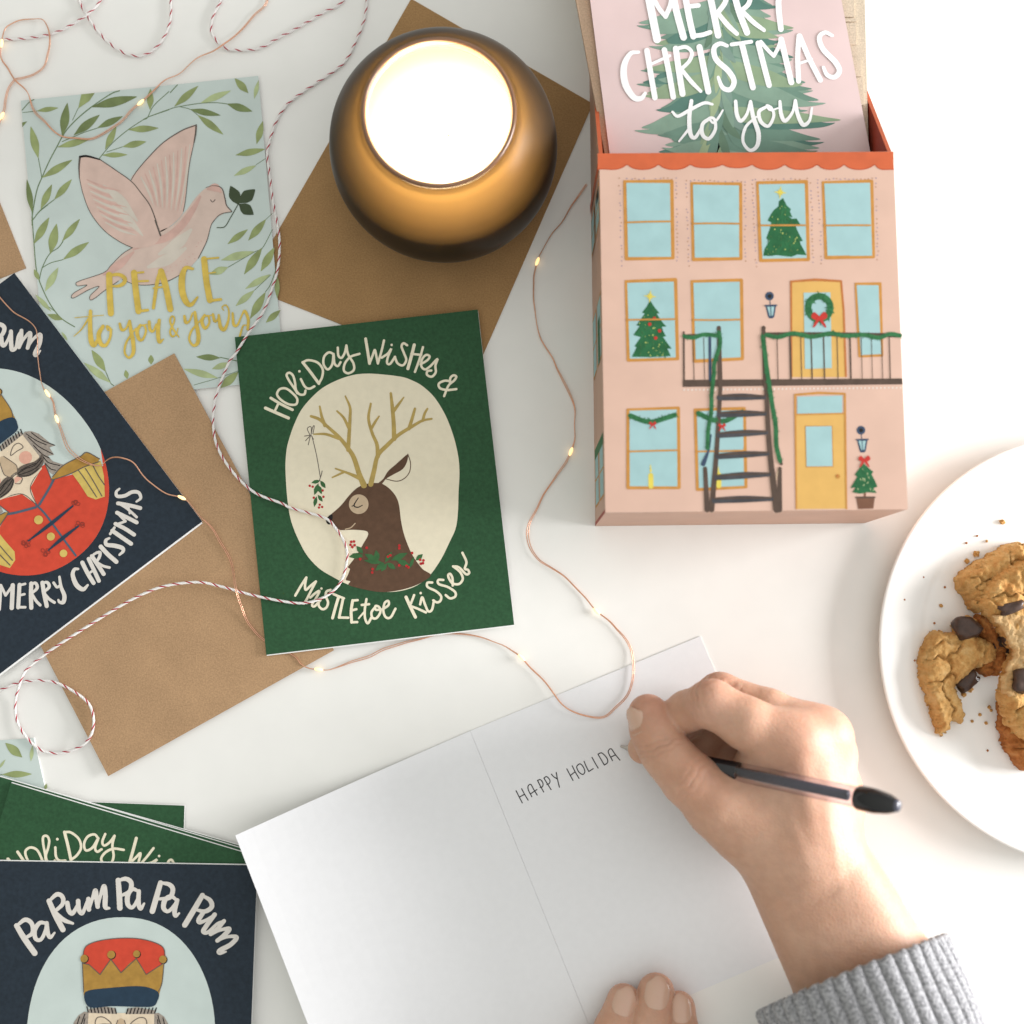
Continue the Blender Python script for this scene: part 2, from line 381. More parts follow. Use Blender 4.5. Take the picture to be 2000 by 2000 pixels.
    mb = MB()
    for a in ((770,1335,695,1345,30),(770,1328,735,1288,28),(770,1345,712,1330,24),(850,1370,780,1330,32),(850,1370,840,1310,30),(880,1378,775,1365,26),(890,1375,925,1318,26),(885,1378,838,1420,28),(900,1380,868,1425,24),(900,1378,945,1412,28),(920,1365,1010,1325,32),(950,1362,1022,1392,30),(1055,1365,1092,1332,26),(1045,1345,1020,1410,18),(985,1345,930,1355,26)):
        (x0,y0),(x1,y1) = G((a[0],a[1]),(a[2],a[3])); A.leaf(mb, x0,y0,x1,y1,a[4]/2.76,LGRN,4,0.6)
    for p in ((707,1265),(722,1263),(703,1281),(725,1283),(713,1293),(790,1297),(755,1358),(918,1338),(905,1345),(822,1412),(820,1430),(966,1285),(966,1300),(1035,1325),(1078,1362),(1096,1365),(1082,1383),(1093,1380),(1005,1395),(1015,1402),(965,1392)): A.dot(mb,*G(p)[0],2.7,RED,5)
    mb.build('holly_garland', root)

root, zt = card(REIN['cs'], 3.0, GREEN, 'forest green greeting card with a reindeer, mistletoe and cream lettering around an oval', (0.15, -0.45), group='greeting cards on the table')
A = Art(lambda x, y, _: P(x, y, zt), zt+0.02); reindeer_design(A, root)

# ================================================================== dove card
DV = [(40.5, 196.5), (504.5, 148), (556, 742), (95, 790)]
droot, dz = card(DV, 0.85, SKY, 'pale blue greeting card with a pink dove, olive leaves and gold lettering', (-0.25, 0.1), t=0.36, group='greeting cards on the table')
A = Art(lambda x, y, _: P(x, y, dz), dz+0.02)
D0 = lambda *p: T(0, 0, 2.76, p); L1 = lambda *p: T(30, 140, 6.44, p); L2 = lambda *p: T(280, 140, 6.44, p); L3 = lambda *p: T(30, 400, 6.44, p); L4 = lambda *p: T(300, 400, 5.083, p); L5 = lambda *p: T(0, 600, 6.44, p)
mb = MB()
def lv(fn, k, lst, m):
    for a in lst:
        (x0, y0), (x1, y1) = fn((a[0], a[1]), (a[2], a[3])); A.leaf(mb, x0, y0, x1, y1, a[4]/k, m, 2)
lv(L1, 6.44, [(590,810,655,395,112),(960,445,1530,315,118),(735,800,1060,545,105),(1030,710,1350,562,84),(215,1780,145,1355,75)], OLVD)
lv(L1, 6.44, [(290,1090,195,690,100),(335,1335,715,1110,92),(320,1730,460,1420,88),(490,1610,710,1355,84),(270,495,540,455,62),(530,950,935,850,84),(1130,980,1270,690,84),(1420,730,1800,710,84),(1350,945,1645,880,84),(1090,1050,1410,1045,64),(1695,480,1700,215,84)], OLV)
A.fill(mb, L1((790,465),(830,285),(1000,268),(930,370)), OLV, 2, smooth=False)
A.fill(mb, L1((88,700),(85,640),(150,625)), OLVD, 2, smooth=False)
lv(L2, 6.44, [(390,440,690,180,88),(1320,270,1150,85,92),(1425,910,1503,625,84),(680,545,1005,790,88)], OLV)
lv(L2, 6.44, [(1050,405,1370,500,94),(585,475,970,550,80)], OLVD)
lv(L2, 6.44, [(720,395,1100,240,84),(1395,340,1450,110,56),(1140,1310,1420,1180,74)], OLVL); lv(L2, 6.44, [(1160,1050,1530,975,84)], OLV)
lv(L3, 6.44, [(235,490,425,160,98),(440,620,520,240,116),(590,460,810,180,84),(600,690,925,470,94),(300,950,235,810,60),(600,1445,405,1380,74)], OLV)
lv(L3, 6.44, [(375,1090,540,790,94),(450,1340,252,1130,60)], OLVL); lv(L5, 6.44, [(1330,810,1155,540,104),(1600,900,1580,790,62),(1900,720,1900,600,72)], OLV); lv(L5, 6.44, [(1390,950,1060,700,90),(850,420,775,310,34)], OLVL)
lv(L4, 5.083, [(940,355,1115,145,74),(735,390,935,245,62),(900,690,1075,430,84),(1065,660,1200,425,80),(960,1130,1110,870,82),(1228,930,1225,700,50),(1115,1170,1260,1045,62),(665,1820,840,1660,84)], OLV)
lv(L4, 5.083, [(670,550,1000,465,78),(740,620,560,690,74),(910,835,1160,690,64),(815,1005,1000,850,64),(640,1720,300,1630,68),(580,1630,760,1570,62)], OLVL); lv(L4, 5.083, [(665,1520,425,1510,62)], OLVD)
mb.build('olive_leaves', droot)
mb = MB()
for fn, pl, w in ((L1,[(1310,240),(1200,282),(950,450),(750,620),(620,770),(520,950),(430,1120),(340,1320),(270,1500),(215,1800),(212,1932)],2.0),(L1,[(720,610),(790,460)],1.2),(L1,[(1030,710),(850,770),(590,880)],1.5),(L1,[(290,1090),(320,1250),(330,1330)],1.4),(L1,[(230,1850),(320,1740),(490,1610)],1.6),(L1,[(1050,1100),(1130,1000),(1250,870),(1420,730),(1600,610),(1660,580),(1740,430),(1932,250)],1.5),(L1,[(1150,1010),(1350,945)],1.3),(L1,[(1700,560),(1932,480)],1.2),(L1,[(85,485),(170,390),(235,350)],1.6),(L1,[(95,515),(270,495)],1.2),
    (L2,[(0,600),(100,555),(350,465),(450,440),(700,400),(900,390),(1050,405)],1.4),(L2,[(450,440),(590,475),(700,560)],1.2),(L2,[(1420,1170),(1535,1095)],1.0),(L2,[(340,262),(430,165)],1.8),
    (L3,[(215,0),(215,200),(235,490),(260,780),(300,950),(400,1180),(500,1340),(600,1445),(745,1535)],1.9),(L3,[(220,190),(300,90),(410,0)],1.6),(L3,[(300,950),(340,790),(430,620),(540,540),(600,460)],1.6),(L3,[(340,790),(450,730),(600,690)],1.5),(L3,[(300,1200),(500,1340)],1.2),
    (L5,[(1330,810),(1390,950),(1430,985)],1.6),(L4,[(1180,245),(1080,430),(1000,470),(740,620)],1.2),(L4,[(1225,615),(1160,790),(1110,865)],1.4),(L4,[(1160,700),(1000,850)],1.1),(L4,[(665,1515),(825,1550)],1.6),(L4,[(840,1650),(640,1720),(400,1790)],1.0),(L4,[(1180,85),(1110,150)],1.0)):
    mb = MB(); A.stroke(mb, fn(*pl), w, STEM, 1); mb.build('leaf_stem', droot)
W1 = [(432,845),(470,842),(540,860),(620,915),(710,980),(760,1040),(810,1110),(845,1200),(866,1270),(820,1325),(715,1335),(640,1300),(560,1240),(490,1150),(450,1050),(430,960),(427,900)]
W2 = [(1058,675),(980,705),(880,770),(800,850),(740,920),(708,970),(760,1040),(845,1200),(862,1250),(930,1210),(985,1150),(1000,1080),(1020,900),(1050,750)]
BD = [(866,1245),(930,1215),(1000,1140),(1060,1060),(1110,1015),(1150,1002),(1195,1015),(1215,1070),(1225,1110),(1250,1140),(1210,1150),(1160,1180),(1135,1220),(1115,1300),(1070,1390),(1000,1460),(900,1515),(800,1535),(720,1530),(660,1505),(640,1515),(560,1570),(520,1602),(490,1618),(490,1590),(535,1545),(480,1562),(400,1606),(385,1600),(400,1580),(470,1538),(420,1542),(410,1530),(430,1515),(560,1470),(600,1430),(660,1370),(715,1335),(780,1310)]
mb = MB(); A.fill(mb, D0(*BD), PINKB, 3)
for p in ([(720,1345),(800,1310),(900,1280),(980,1215),(1040,1130),(1080,1060)],[(560,1480),(640,1430),(720,1360)],[(1120,1020),(1160,1012),(1190,1035)]): A.stroke(mb, D0(*p), [4,13,16,13,4], PINKS, 4)
for p in ([(800,1440),(900,1400),(1000,1340)],[(860,1370),(960,1310),(1030,1240)]): A.stroke(mb, D0(*p), [6,22,6], PINKL, 4)
for x, y in ((1070,1310),(1060,1330),(1085,1300),(1020,1385),(1000,1400),(975,1410),(1040,1370),(950,1430),(920,1440),(985,1440),(930,1460),(1010,1420),(900,1465),(1050,1395)): A.dot(mb, *D0((x,y))[0], 1.5, PINKS, 5, 8, 0.6)
A.stroke(mb, D0((1135,1078),(1147,1090),(1160,1077)), 1.5, LINE, 5)
for p, w in (([(1110,1012),(1150,1002),(1195,1015),(1213,1070),(1222,1108),(1250,1140)],[.8,1.2,1.8,2,2,1.6]),([(1250,1142),(1190,1155),(1150,1195),(1135,1225),(1115,1300),(1070,1392)],[1.5,1.3,1.3,1.3,1.5,1.5]),([(1010,1460),(900,1518),(800,1537),(720,1531),(660,1507)],[1,1.4,1.2,1,1]),([(640,1515),(560,1570),(520,1602),(490,1618),(487,1595),(535,1545),(480,1562),(400,1606),(385,1600),(402,1578),(470,1538),(420,1542),(410,1530),(430,1515),(560,1470),(600,1430),(660,1370),(715,1335)],1.1)): A.stroke(mb, D0(*p), w, LINE, 5)
dove = mb.build('dove', droot)
mb = MB(); A.fill(mb, D0(*W2), PINKW, 3); r_ = random.Random(3)
for i in range(13):
    t = i/12; x0, y0 = 760+t*265, 900-t*175+abs(t-.5)*40+35; x1, y1 = 830+t*140, 1110+t*30
    A.stroke(mb, D0((x0,y0),((x0+x1)/2+6,(y0+y1)/2),(x1,y1)), [2.0,4.2,0.8], (PINKS if i % 2 else PINKL), 4)
for p, w in (([(708,970),(740,920),(800,850),(880,770),(980,705),(1058,675)],[1.2,1.4,1.6,1.8,2,2]),([(1058,675),(1055,720),(1046,770)],[3,3,2]),([(1046,770),(1020,900),(1000,1080),(988,1140)],1.1)): A.stroke(mb, D0(*p), w, LINE, 6)
mb.build('wing', dove)
mb = MB(); A.fill(mb, D0(*W1), PINKW, 5)
for i in range(12):
    t = i/11; x0, y0 = 470+t*60+t*t*40, 960+t*230; x1, y1 = 620+t*90+30, 1030+t*240
    A.stroke(mb, D0((x0,y0+10),((x0+x1)/2,(y0+y1)/2+14),(x1,y1)), [2.0,4.6,0.8], (PINKL if i % 2 else PINKS), 6)
A.stroke(mb, D0((560,1000),(650,1080),(740,1190)), [3,18,4], PINKL, 6); A.stroke(mb, D0((610,1110),(690,1180),(770,1270)), [3,14,3], PINKL, 6)
for p, w in (([(432,846),(470,843),(540,861)],[4,4,2.4]),([(540,861),(620,915),(710,980),(760,1040),(810,1110),(845,1200)],[1.6,1.6,1.5,1.6,1.8,2.0]),([(838,1190),(866,1270)],3),([(432,846),(427,900),(429,960)],[4,3,1.6]),([(429,960),(450,1050),(490,1150),(560,1240),(640,1300),(715,1337)],1.1)): A.stroke(mb, D0(*p), w, LINE if w != [4,4,2.4] else BLACK, 7)
mb.build('wing', dove)
mb = MB()
A.stroke(mb, D0((1285,1100),(1245,1170),(1212,1222),(1170,1228)), 1.6, DARKLEAF, 4)
for a in ((1288,1105,1243,1003,62),(1290,1095,1375,1022,66),(1288,1100,1367,1157,60)):
    (x0,y0),(x1,y1) = D0((a[0],a[1]),(a[2],a[3])); A.leaf(mb,x0,y0,x1,y1,a[4]/2.76,DARKLEAF,4,0.55)
mb.build('olive_sprig', droot)
T1 = lambda *p: T(130, 490, 5.084, p); mb = MB(); q = 5.084
def gs(pts, w): A.stroke(mb, T1(*pts), [x/q for x in w] if isinstance(w, list) else w/q, GOLDT, 9)
gs([(425,240),(430,420),(442,622)],62); gs([(430,245),(520,237),(578,272),(572,320),(520,350),(455,352)],[30,34,40,40,32,18])
gs([(672,220),(690,400),(716,600)],62); gs([(670,222),(765,214)],20); gs([(700,305),(812,300)],20); gs([(710,602),(808,590)],28)
gs([(935,205),(900,320),(864,568)],[40,38,32]); gs([(940,205),(985,350),(1032,580)],62); gs([(865,372),(980,356)],18)
gs([(1255,180),(1185,172),(1150,260),(1150,400),(1190,510),(1240,535),(1302,462)],[26,40,64,66,58,40,20])
gs([(1367,85),(1390,300),(1424,490)],62); gs([(1365,82),(1510,70)],18); gs([(1400,225),(1480,215)],12); gs([(1425,497),(1532,484)],28)
gs([(240,600),(236,750),(246,890),(275,938),(312,880),(352,790)],[34,44,52,46,26,16]); gs([(85,665),(370,640)],7); gs([(222,670),(150,780),(75,850)],[18,13,7])
gs([(365,750),(322,830),(340,920),(388,940),(432,870),(440,785),(402,748),(412,790),(455,780)],[34,46,44,34,26,26,20,12,8])
gs([(530,725),(550,785),(592,772),(622,700)],[26,30,20,16]); gs([(628,700),(642,800),(662,900),(665,1010),(622,1062),(580,1012),(592,920),(645,830),(690,770)],[30,38,42,38,24,22,22,18,12])
gs([(735,738),(702,800),(722,878),(758,880),(790,800),(772,742),(745,745),(800,730)],[26,38,34,24,22,20,14,10]); gs([(822,705),(830,780),(862,800),(893,730)],[30,32,24,18]); gs([(922,690),(910,800),(922,905),(962,878)],[32,42,36,14])
gs([(1115,855),(1062,780),(1030,700),(1045,652),(1070,662),(1068,712),(1030,800),(1052,852),(1092,822),(1108,770)],[14,20,22,16,16,16,20,20,14,10])
gs([(1172,650),(1186,712),(1222,698),(1252,620)],[26,32,20,16]); gs([(1276,612),(1290,720),(1312,850),(1300,920),(1258,940),(1220,880),(1240,800),(1295,730),(1340,680)],[30,36,42,38,26,22,22,18,12])
gs([(1372,640),(1345,700),(1375,770),(1418,720),(1410,650),(1385,650),(1450,640)],[26,36,30,22,20,14,10]); gs([(1455,632),(1472,700),(1500,685),(1515,640)],[26,28,18,14])
gs([(1512,640),(1530,755),(1570,780),(1608,690),(1612,590),(1582,540),(1545,562),(1562,592)],[24,38,36,22,16,14,12,10])
gs([(1650,620),(1662,735),(1700,735),(1742,640),(1772,600),(1805,680),(1800,780)],[22,30,22,16,28,30,26]); gs([(1722,850),(1752,750),(1785,738)],[22,16,10])
mb.build('lettering', droot)

# ================================================================== nutcracker card design in card coordinates (u to the right, v downwards, 0..1)
C1 = [(-373, 835), (28, 533), (395, 1018.5), (-6, 1320.5)]
C2 = [(-30, 1681), (502.5, 1690), (477, 2372), (-56, 2364)]
def uvmap(cs):
    (x0, y0), (x1, y1), (x3, y3) = cs[0], cs[1], cs[3]
    a, b, c, d = x1-x0, x3-x0, y1-y0, y3-y0; det = a*d-b*c
    return lambda x, y: (((x-x0)*d-(y-y0)*b)/det, ((y-y0)*a-(x-x0)*c)/det)
uv1, uv2 = uvmap(C1), uvmap(C2)
N1 = lambda *p: [uv1(*q) for q in T(0, 850, 4.83, p)]; E2 = lambda *p: [uv2(*q) for q in T(0, 1620, 3.864, p)]; F2 = lambda *p: [uv2(*q) for q in T(0, 1400, 3.22, p)]
AX = 0.523
mir = lambda pts: [(2*AX-u, v) for u, v in pts]
def nutcracker_design(A, root):
    U = 1/500.0
    mb = MB()
    def ov(t): return (0.52+0.346*math.copysign(abs(math.cos(t))**0.93, math.cos(t))*(1+.012*math.sin(3*t+1)), 0.505+0.347*math.copysign(abs(math.sin(t))**0.93, math.sin(t)))
    A.fill(mb, [ov(2*math.pi*i/80) for i in range(80)], SKY, 1, smooth=False)
    mb.build('oval_panel', root)
    mb = MB()
    inov = lambda u, v: (((u-0.52)/0.344)**2+((v-0.505)/0.345)**2) <= 1
    def cl(pts):   # keep print inside the oval
        o = []
        for u, v in pts:
            r = math.hypot((u-0.52)/0.344, (v-0.505)/0.345)
            o.append((u, v) if r <= 1 else (0.52+(u-0.52)/r, 0.505+(v-0.505)/r))
        return o
    arc = [ov(2*math.pi*i/80) for i in range(4, 37)]
    sh = N1((430,285),(490,435),(680,385),(985,300))
    A.fill(mb, cl(sh)+arc+cl(mir(sh))[::-1], REDJ, 2, smooth=False); jk = mb.build('jacket', root)
    mb = MB(); col = N1((225,420),(330,410),(390,335),(290,508),(350,672))
    A.fill(mb, col+mir(col)[::-1], FACE, 3, smooth=False); mb.build('collar', jk)
    for f in (lambda p: p, mir):
        mb = MB()
        A.fill(mb, f(cl(N1((680,370),(800,310),(955,250),(985,400),(992,590),(905,618),(830,590),(760,480)))), GOLD2, 4, smooth=False)
        A.fill(mb, f(cl(N1((485,435),(500,405),(600,300),(760,215),(825,175),(945,235),(930,262),(800,312),(680,370),(540,422)))), GOLD1, 5, smooth=False)
        for p in ([(745,345),(800,420),(915,595)],[(810,325),(870,420),(965,585)],[(880,295),(930,390),(990,480)],[(485,435),(540,422),(680,372),(800,312),(940,262)],[(500,405),(600,300),(760,215),(825,175),(945,235)]): A.stroke(mb, f(cl(N1(*p))), 1.9*U, LINE, 6, step=3*U)
        mb.build('epaulette', jk)
    mb = MB()
    A.stroke(mb, N1((345,670),(440,770),(600,990),(715,1145)), 4*U, BLUEB, 4, step=3*U)
    for f in (lambda p: p, mir):
        A.stroke(mb, f(N1((510,430),(470,510),(375,668))), 5*U, BLUEB, 4, step=3*U); A.stroke(mb, f(N1((385,335),(290,508),(350,672))), 1.6*U, LINE, 4, step=3*U); A.stroke(mb, f(N1((430,285),(490,435))), 1.6*U, LINE, 4, step=3*U)
    for p in ([(270,1010),(480,850),(690,680)],[(460,1095),(590,985),(740,870)]): A.stroke(mb, N1(*p), [3*U,7.5*U,3.5*U], NAVB, 6, step=3*U)
    rr = random.Random(5)
    for cx, cy in ((715,670),(755,860),(250,1030),(430,1110)):
        for k in range(5):
            an = rr.random()*6.28; x, y = cx+45*math.cos(an), cy+45*math.sin(an)
            A.stroke(mb, N1((cx,cy),(cx+30*math.cos(an-.6),cy+30*math.sin(an-.6)),(x,y),(cx+32*math.cos(an+.5),cy+32*math.sin(an+.5)),(cx,cy)), 1.2*U, ink('print_braid_loop', 140, 55, 45), 5, step=3*U)
    mb.build('braid', jk)
    for x, y, r in ((367,812,42),(482,968,38),(600,1125,36)):
        mb = MB(); u, v = N1((x, y))[0]; A.dot(mb, u, v, r*0.00042, GOLD2, 6, 16, 0.8); mb.build('button', jk)
    # head
    mb = MB(); fc = N1((215,8),(372,208),(400,330),(330,412),(225,422)); A.fill(mb, fc+mir(fc)[::-1], FACE, 5, smooth=False)
    hd = mb.build('head', root)
    mb = MB()
    for f in (lambda p: p, mir):
        A.fill(mb, f(N1((215,8),(240,-20),(300,-25),(370,0),(480,90),(530,108),(470,130),(515,200),(455,208),(500,258),(600,292),(545,345),(500,385),(470,360),(420,275),(330,150))), GREYH, 4, smooth=False)
        for p in ([(250,0),(340,60),(440,105)],[(270,30),(370,120),(500,190)],[(320,110),(400,190),(470,230)],[(400,200),(460,270),(570,300)],[(430,280),(480,330),(530,345)],[(300,-10),(400,60),(520,108)]): A.stroke(mb, f(N1(*p)), 1.7*U, BLACK, 5, step=3*U)
        A.fill(mb, f(N1((20,165),(0,120),(60,60),(200,-15),(225,5))), GREYH, 6, smooth=False)
        for i in range(9):
            t = i/8; x, y = 20+t*195, 160-t*158; A.stroke(mb, f(N1((x,y),(x-16,y-42))), 2.2*U, BLACK, 7, step=3*U)
    mb.build('hair', hd)
    for f in (lambda p: p, mir):
        mb = MB(); A.stroke(mb, f(N1((105,205),(128,122),(180,90),(222,128),(165,165))), 1.7*U, LINE, 6, closed=True, step=3*U); mb.build('eye', hd)
        mb = MB(); u, v = f(N1((245,225)))[0]; A.dot(mb, u, v, 0.026, CHEEK, 6, 18, 0.8); mb.build('cheek', hd)
    mb = MB(); no = N1((150,290),(168,335),(165,380),(110,402)); A.fill(mb, [(AX-.012, .455), (AX+.012, .455)]+no+mir(no)[::-1], TAN, 6)
    A.stroke(mb, [(AX+.012,.455)]+no+mir(no)[::-1]+[(AX-.012,.455)], 1.5*U, LINE, 7, step=3*U); mb.build('nose', hd)
    mb = MB(); mo = N1((165,400),(215,420),(195,470),(150,470)); A.fill(mb, mo+mir(mo)[::-1], CHEEK, 6, smooth=False); A.stroke(mb, mo, 1.4*U, LINE, 7, step=3*U); mb.build('mouth', hd)
    mb = MB()
    for f in (lambda p: p, mir):
        A.fill(mb, f(N1((160,380),(180,325),(245,288),(330,262),(385,215),(400,180),(416,240),(398,312),(310,388),(230,410),(180,402))), GREYM, 8)
        for p in ([(175,375),(250,330),(330,300),(395,230)],[(180,390),(260,365),(350,320),(405,250)],[(200,345),(270,310),(340,280)],[(190,400),(280,392),(370,330)]): A.stroke(mb, f(N1(*p)), 1.5*U, BLACK, 9, step=3*U)
    mb.build('moustache', hd)
    # hat
    mb = MB(); A.fill(mb, F2((525,1560),(528,1480),(560,1440),(650,1412),(780,1400),(900,1408),(1000,1440),(1035,1480),(1030,1560),(920,1640),(765,1640),(630,1640)), REDJ, 6); hat = mb.build('hat', root)
    mb = MB(); A.fill(mb, F2((519,1560),(560,1568),(630,1632),(668,1580),(698,1535),(730,1580),(762,1620),(815,1560),(858,1530),(890,1580),(920,1632),(980,1590),(1032,1558),(1018,1690),(1000,1765),(870,1725),(700,1735),(560,1755),(527,1765)), GOLD1, 7, smooth=False)
    A.stroke(mb, F2((519,1560),(560,1568),(630,1632),(698,1535),(762,1620),(858,1530),(920,1632),(1032,1558)), 1.5*U, LINE, 8, smooth=False)
    A.stroke(mb, F2((525,1560),(528,1480),(560,1440),(650,1412),(780,1400),(900,1408),(1000,1440),(1035,1480),(1030,1560)), 1.5*U, LINE, 8, step=3*U); A.stroke(mb, F2((519,1560),(527,1740)), 1.5*U, LINE, 8, step=3*U); A.stroke(mb, F2((1032,1558),(1018,1690),(990,1750)), 1.5*U, LINE, 8, step=3*U)
    for x, y, r in ((530,1530,25),(700,1505,26),(860,1500,23),(1025,1535,25)):
        u, v = F2((x+3, y+3))[0]; A.dot(mb, u, v, r*.00062, BLACK, 8, 14, 0.8); u, v = F2((x, y))[0]; A.dot(mb, u, v, r*.00056, GOLD1, 9, 14, 0.8)
    mb.build('crown', hat)
    mb = MB(); A.fill(mb, F2((530,1762),(560,1732),(700,1715),(870,1705),(960,1722),(1000,1752),(990,1800),(960,1834),(850,1836),(700,1832),(590,1842),(545,1822)), NAVB, 9); mb.build('hat_band', hat)
    # lettering
    mb = MB(); K = 532*3.864
    def st(pts, w=37): A.stroke(mb, E2(*pts), [x/K for x in w] if isinstance(w, list) else w/K, SILVER, 2, step=1.6*U)
    st([(125,735),(185,835),(262,945)],[38,44,44]); st([(128,735),(190,690),(240,720),(245,790),(190,830)],[22,34,34,32,24])
    st([(345,715),(300,715),(262,770),(270,835),(310,840),(345,770),(352,715)],[24,32,36,32,28,28,26]); st([(352,715),(360,790),(380,825),(412,790)],[32,34,28,16])
    st([(370,545),(420,660),(475,765)],[38,42,42]); st([(372,545),(430,495),(472,515),(472,570),(415,625)],[22,34,34,32,26]); st([(415,630),(480,690),(550,718)],[26,34,20])
    st([(508,560),(520,620),(548,640),(585,580),(590,545)],[34,36,34,26,22]); st([(590,545),(595,610),(622,640),(655,560),(668,525)],[34,36,30,24,22])
    st([(668,530),(665,570),(672,612)],[34,36,34]); st([(672,612),(700,520),(720,465),(728,520),(738,590)],[22,26,34,36,34]); st([(738,590),(760,500),(785,432),(795,500),(795,590),(825,602)],[22,26,34,38,36,18])
    st([(892,385),(900,490),(905,600)],[38,42,42]); st([(895,388),(950,375),(990,405),(980,470),(915,505)],[22,34,36,34,22])
    st([(1045,470),(1000,455),(965,500),(965,570),(1000,595),(1040,530),(1048,470)],[22,32,38,36,28,26,24]); st([(1048,470),(1045,560),(1062,605),(1088,565)],[32,36,30,16])
    st([(1212,405),(1180,520),(1150,625)],[38,42,42]); st([(1215,405),(1280,420),(1305,460),(1280,520),(1200,530)],[22,34,36,34,22])
    st([(1335,540),(1290,510),(1245,540),(1235,600),(1270,625),(1315,580),(1338,540)],[22,32,38,36,28,26,24]); st([(1338,540),(1318,620),(1325,660),(1352,640)],[32,36,30,16])
    st([(1528,502),(1460,620),(1395,730)],[38,42,42]); st([(1530,505),(1585,540),(1598,590),(1550,625),(1485,615)],[22,34,36,34,22])
    st([(1530,640),(1500,690),(1510,710),(1560,690),(1620,650)],[34,36,32,24,20]); st([(1620,650),(1555,740),(1535,780),(1570,785),(1640,720),(1690,700)],[34,36,36,28,22,20])
    st([(1690,700),(1640,760),(1590,800)],[32,34,32]); st([(1590,805),(1660,770),(1730,760),(1690,810),(1640,850)],[20,24,34,36,32]); st([(1640,850),(1720,820),(1785,825),(1740,880),(1660,925),(1660,945),(1705,935)],[20,24,34,36,38,30,14])
    mb.build('lettering', root); mb = MB()
    K1 = 502*4.83
    def s1(pts, w=30): A.stroke(mb, N1(*pts), [x/K1 for x in w] if isinstance(w, list) else w/K1, SILVER, 2, step=1.6*U)
    # MERRY
    s1([(5,1430),(0,1540),(-8,1650)],38); s1([(10,1425),(55,1520)],26); s1([(55,1520),(122,1425)],26); s1([(122,1425),(118,1520),(112,1638)],42)
    s1([(185,1420),(178,1540),(172,1632)],38); s1([(185,1425),(238,1412)],24); s1([(182,1520),(232,1508)],24); s1([(172,1630),(238,1630)],26)
    s1([(295,1408),(292,1520),(295,1635)],40); s1([(290,1415),(335,1405),(350,1450),(300,1500)],[22,30,32,24]); s1([(300,1505),(340,1570),(378,1610)],28)
    s1([(400,1400),(415,1500),(440,1618)],40); s1([(398,1402),(445,1398),(462,1440),(410,1490)],[22,30,32,24]); s1([(412,1495),(460,1550),(512,1585)],28)
    s1([(505,1400),(535,1440),(560,1430)],26); s1([(560,1345),(575,1440),(605,1520),(595,1580),(560,1580),(548,1560)],[24,32,40,40,28,20])
    # CHRISTMAS
    s1([(735,1270),(700,1275),(685,1330),(720,1420),(780,1460),(825,1420)],[24,32,40,46,40,22])
    s1([(775,1210),(825,1310),(880,1400)],40); s1([(835,1175),(885,1280),(930,1380)],38); s1([(830,1315),(890,1275)],24)
    s1([(865,1150),(920,1230),(975,1315)],40); s1([(862,1150),(905,1120),(942,1115),(935,1160),(905,1205)],[22,26,30,30,24]); s1([(910,1205),(970,1240),(1030,1255)],26)
    s1([(950,1060),(1015,1130),(1095,1200)],42)
    s1([(1030,980),(998,1000),(1005,1040),(1080,1050),(1150,1070),(1160,1100),(1125,1135)],[22,32,38,42,40,32,22])
    s1([(1040,940),(1080,880)],26); s1([(1060,910),(1140,965),(1235,1030)],40)
    s1([(1090,845),(1180,890),(1265,945)],38); s1([(1100,850),(1185,820)],24); s1([(1185,820),(1105,740)],24); s1([(1105,740),(1200,785),(1290,830)],38)
    s1([(1118,650),(1200,700),(1290,780)],26); s1([(1115,652),(1220,670),(1325,695)],38); s1([(1210,665),(1225,745)],20)
    s1([(1130,515),(1100,545),(1110,585),(1180,580),(1250,545),(1310,550),(1330,600),(1290,635)],[20,28,34,36,36,34,28,20])
    mb.build('lettering', root)
def uvart(cs, zt):
    q = [P(x, y, zt) for x, y in cs]
    def f(u, v, _): return (q[0]*(1-u)+q[1]*u)*(1-v)+(q[3]*(1-u)+q[2]*u)*v
    return Art(f, zt+0.02, 1/500.0, 1.29)
root, zt = card(C1, 2.55, NAVY, 'navy card with a red-jacketed nutcracker, lying tilted at the left edge over an envelope', (0.0, -0.75), group='greeting cards on the table')
nutcracker_design(uvart(C1, zt), root)

# ================================================================== the pile of cards in the near left corner
DV2 = [(-330, 1470), (66, 1441), (115, 1660), (-300, 1690)]
r2, z2 = card(DV2, 0.0, SKY, 'pale blue card corner with olive leaves sticking out beneath the pile of green cards', t=0.36, group='greeting cards in the near left pile')
A = Art(lambda x, y, _: P(x, y, z2), z2+0.02); mb = MB()
D4 = lambda *p: T(0, 1400, 3.22, p)
for a, m in (((140,255,35,165,55),OLV),((15,362,200,360,42),OLV),((-10,330,35,268,16),OLVL),((195,280,205,180,24),OLVL),((285,460,292,420,20),OLV),((-120,300,-20,420,50),OLV)):
    (x0,y0),(x1,y1) = D4((a[0],a[1]),(a[2],a[3])); A.leaf(mb,x0,y0,x1,y1,a[4]/3.22,m,2)
A.stroke(mb, D4((-60,380),(15,362)), 1.4, STEM, 1); mb.build('olive_leaves', r2)
card([(-110, 1556), (360.5, 1573.5), (340, 2180), (-130, 2160)], 0.9, GREEN, 'dark green card at the bottom of the pile with a bare corner showing', (0.1, 0.2), group='greeting cards in the near left pile')
def gcard(tl, tr, h, z0, label, **k):
    dx, dy = tr[0]-tl[0], tr[1]-tl[1]; ex, ey = -dy*h, dx*h
    return card([tl, tr, (tr[0]+ex, tr[1]+ey), (tl[0]+ex, tl[1]+ey)], z0, GREEN, label, group='greeting cards in the near left pile', **k)
gcard((-40, 1507), (472, 1652.5), 1.29, 1.9, 'lowest of the fanned green cards, only a sliver of its top edge showing', edge_shift=(0.1, 0.22))
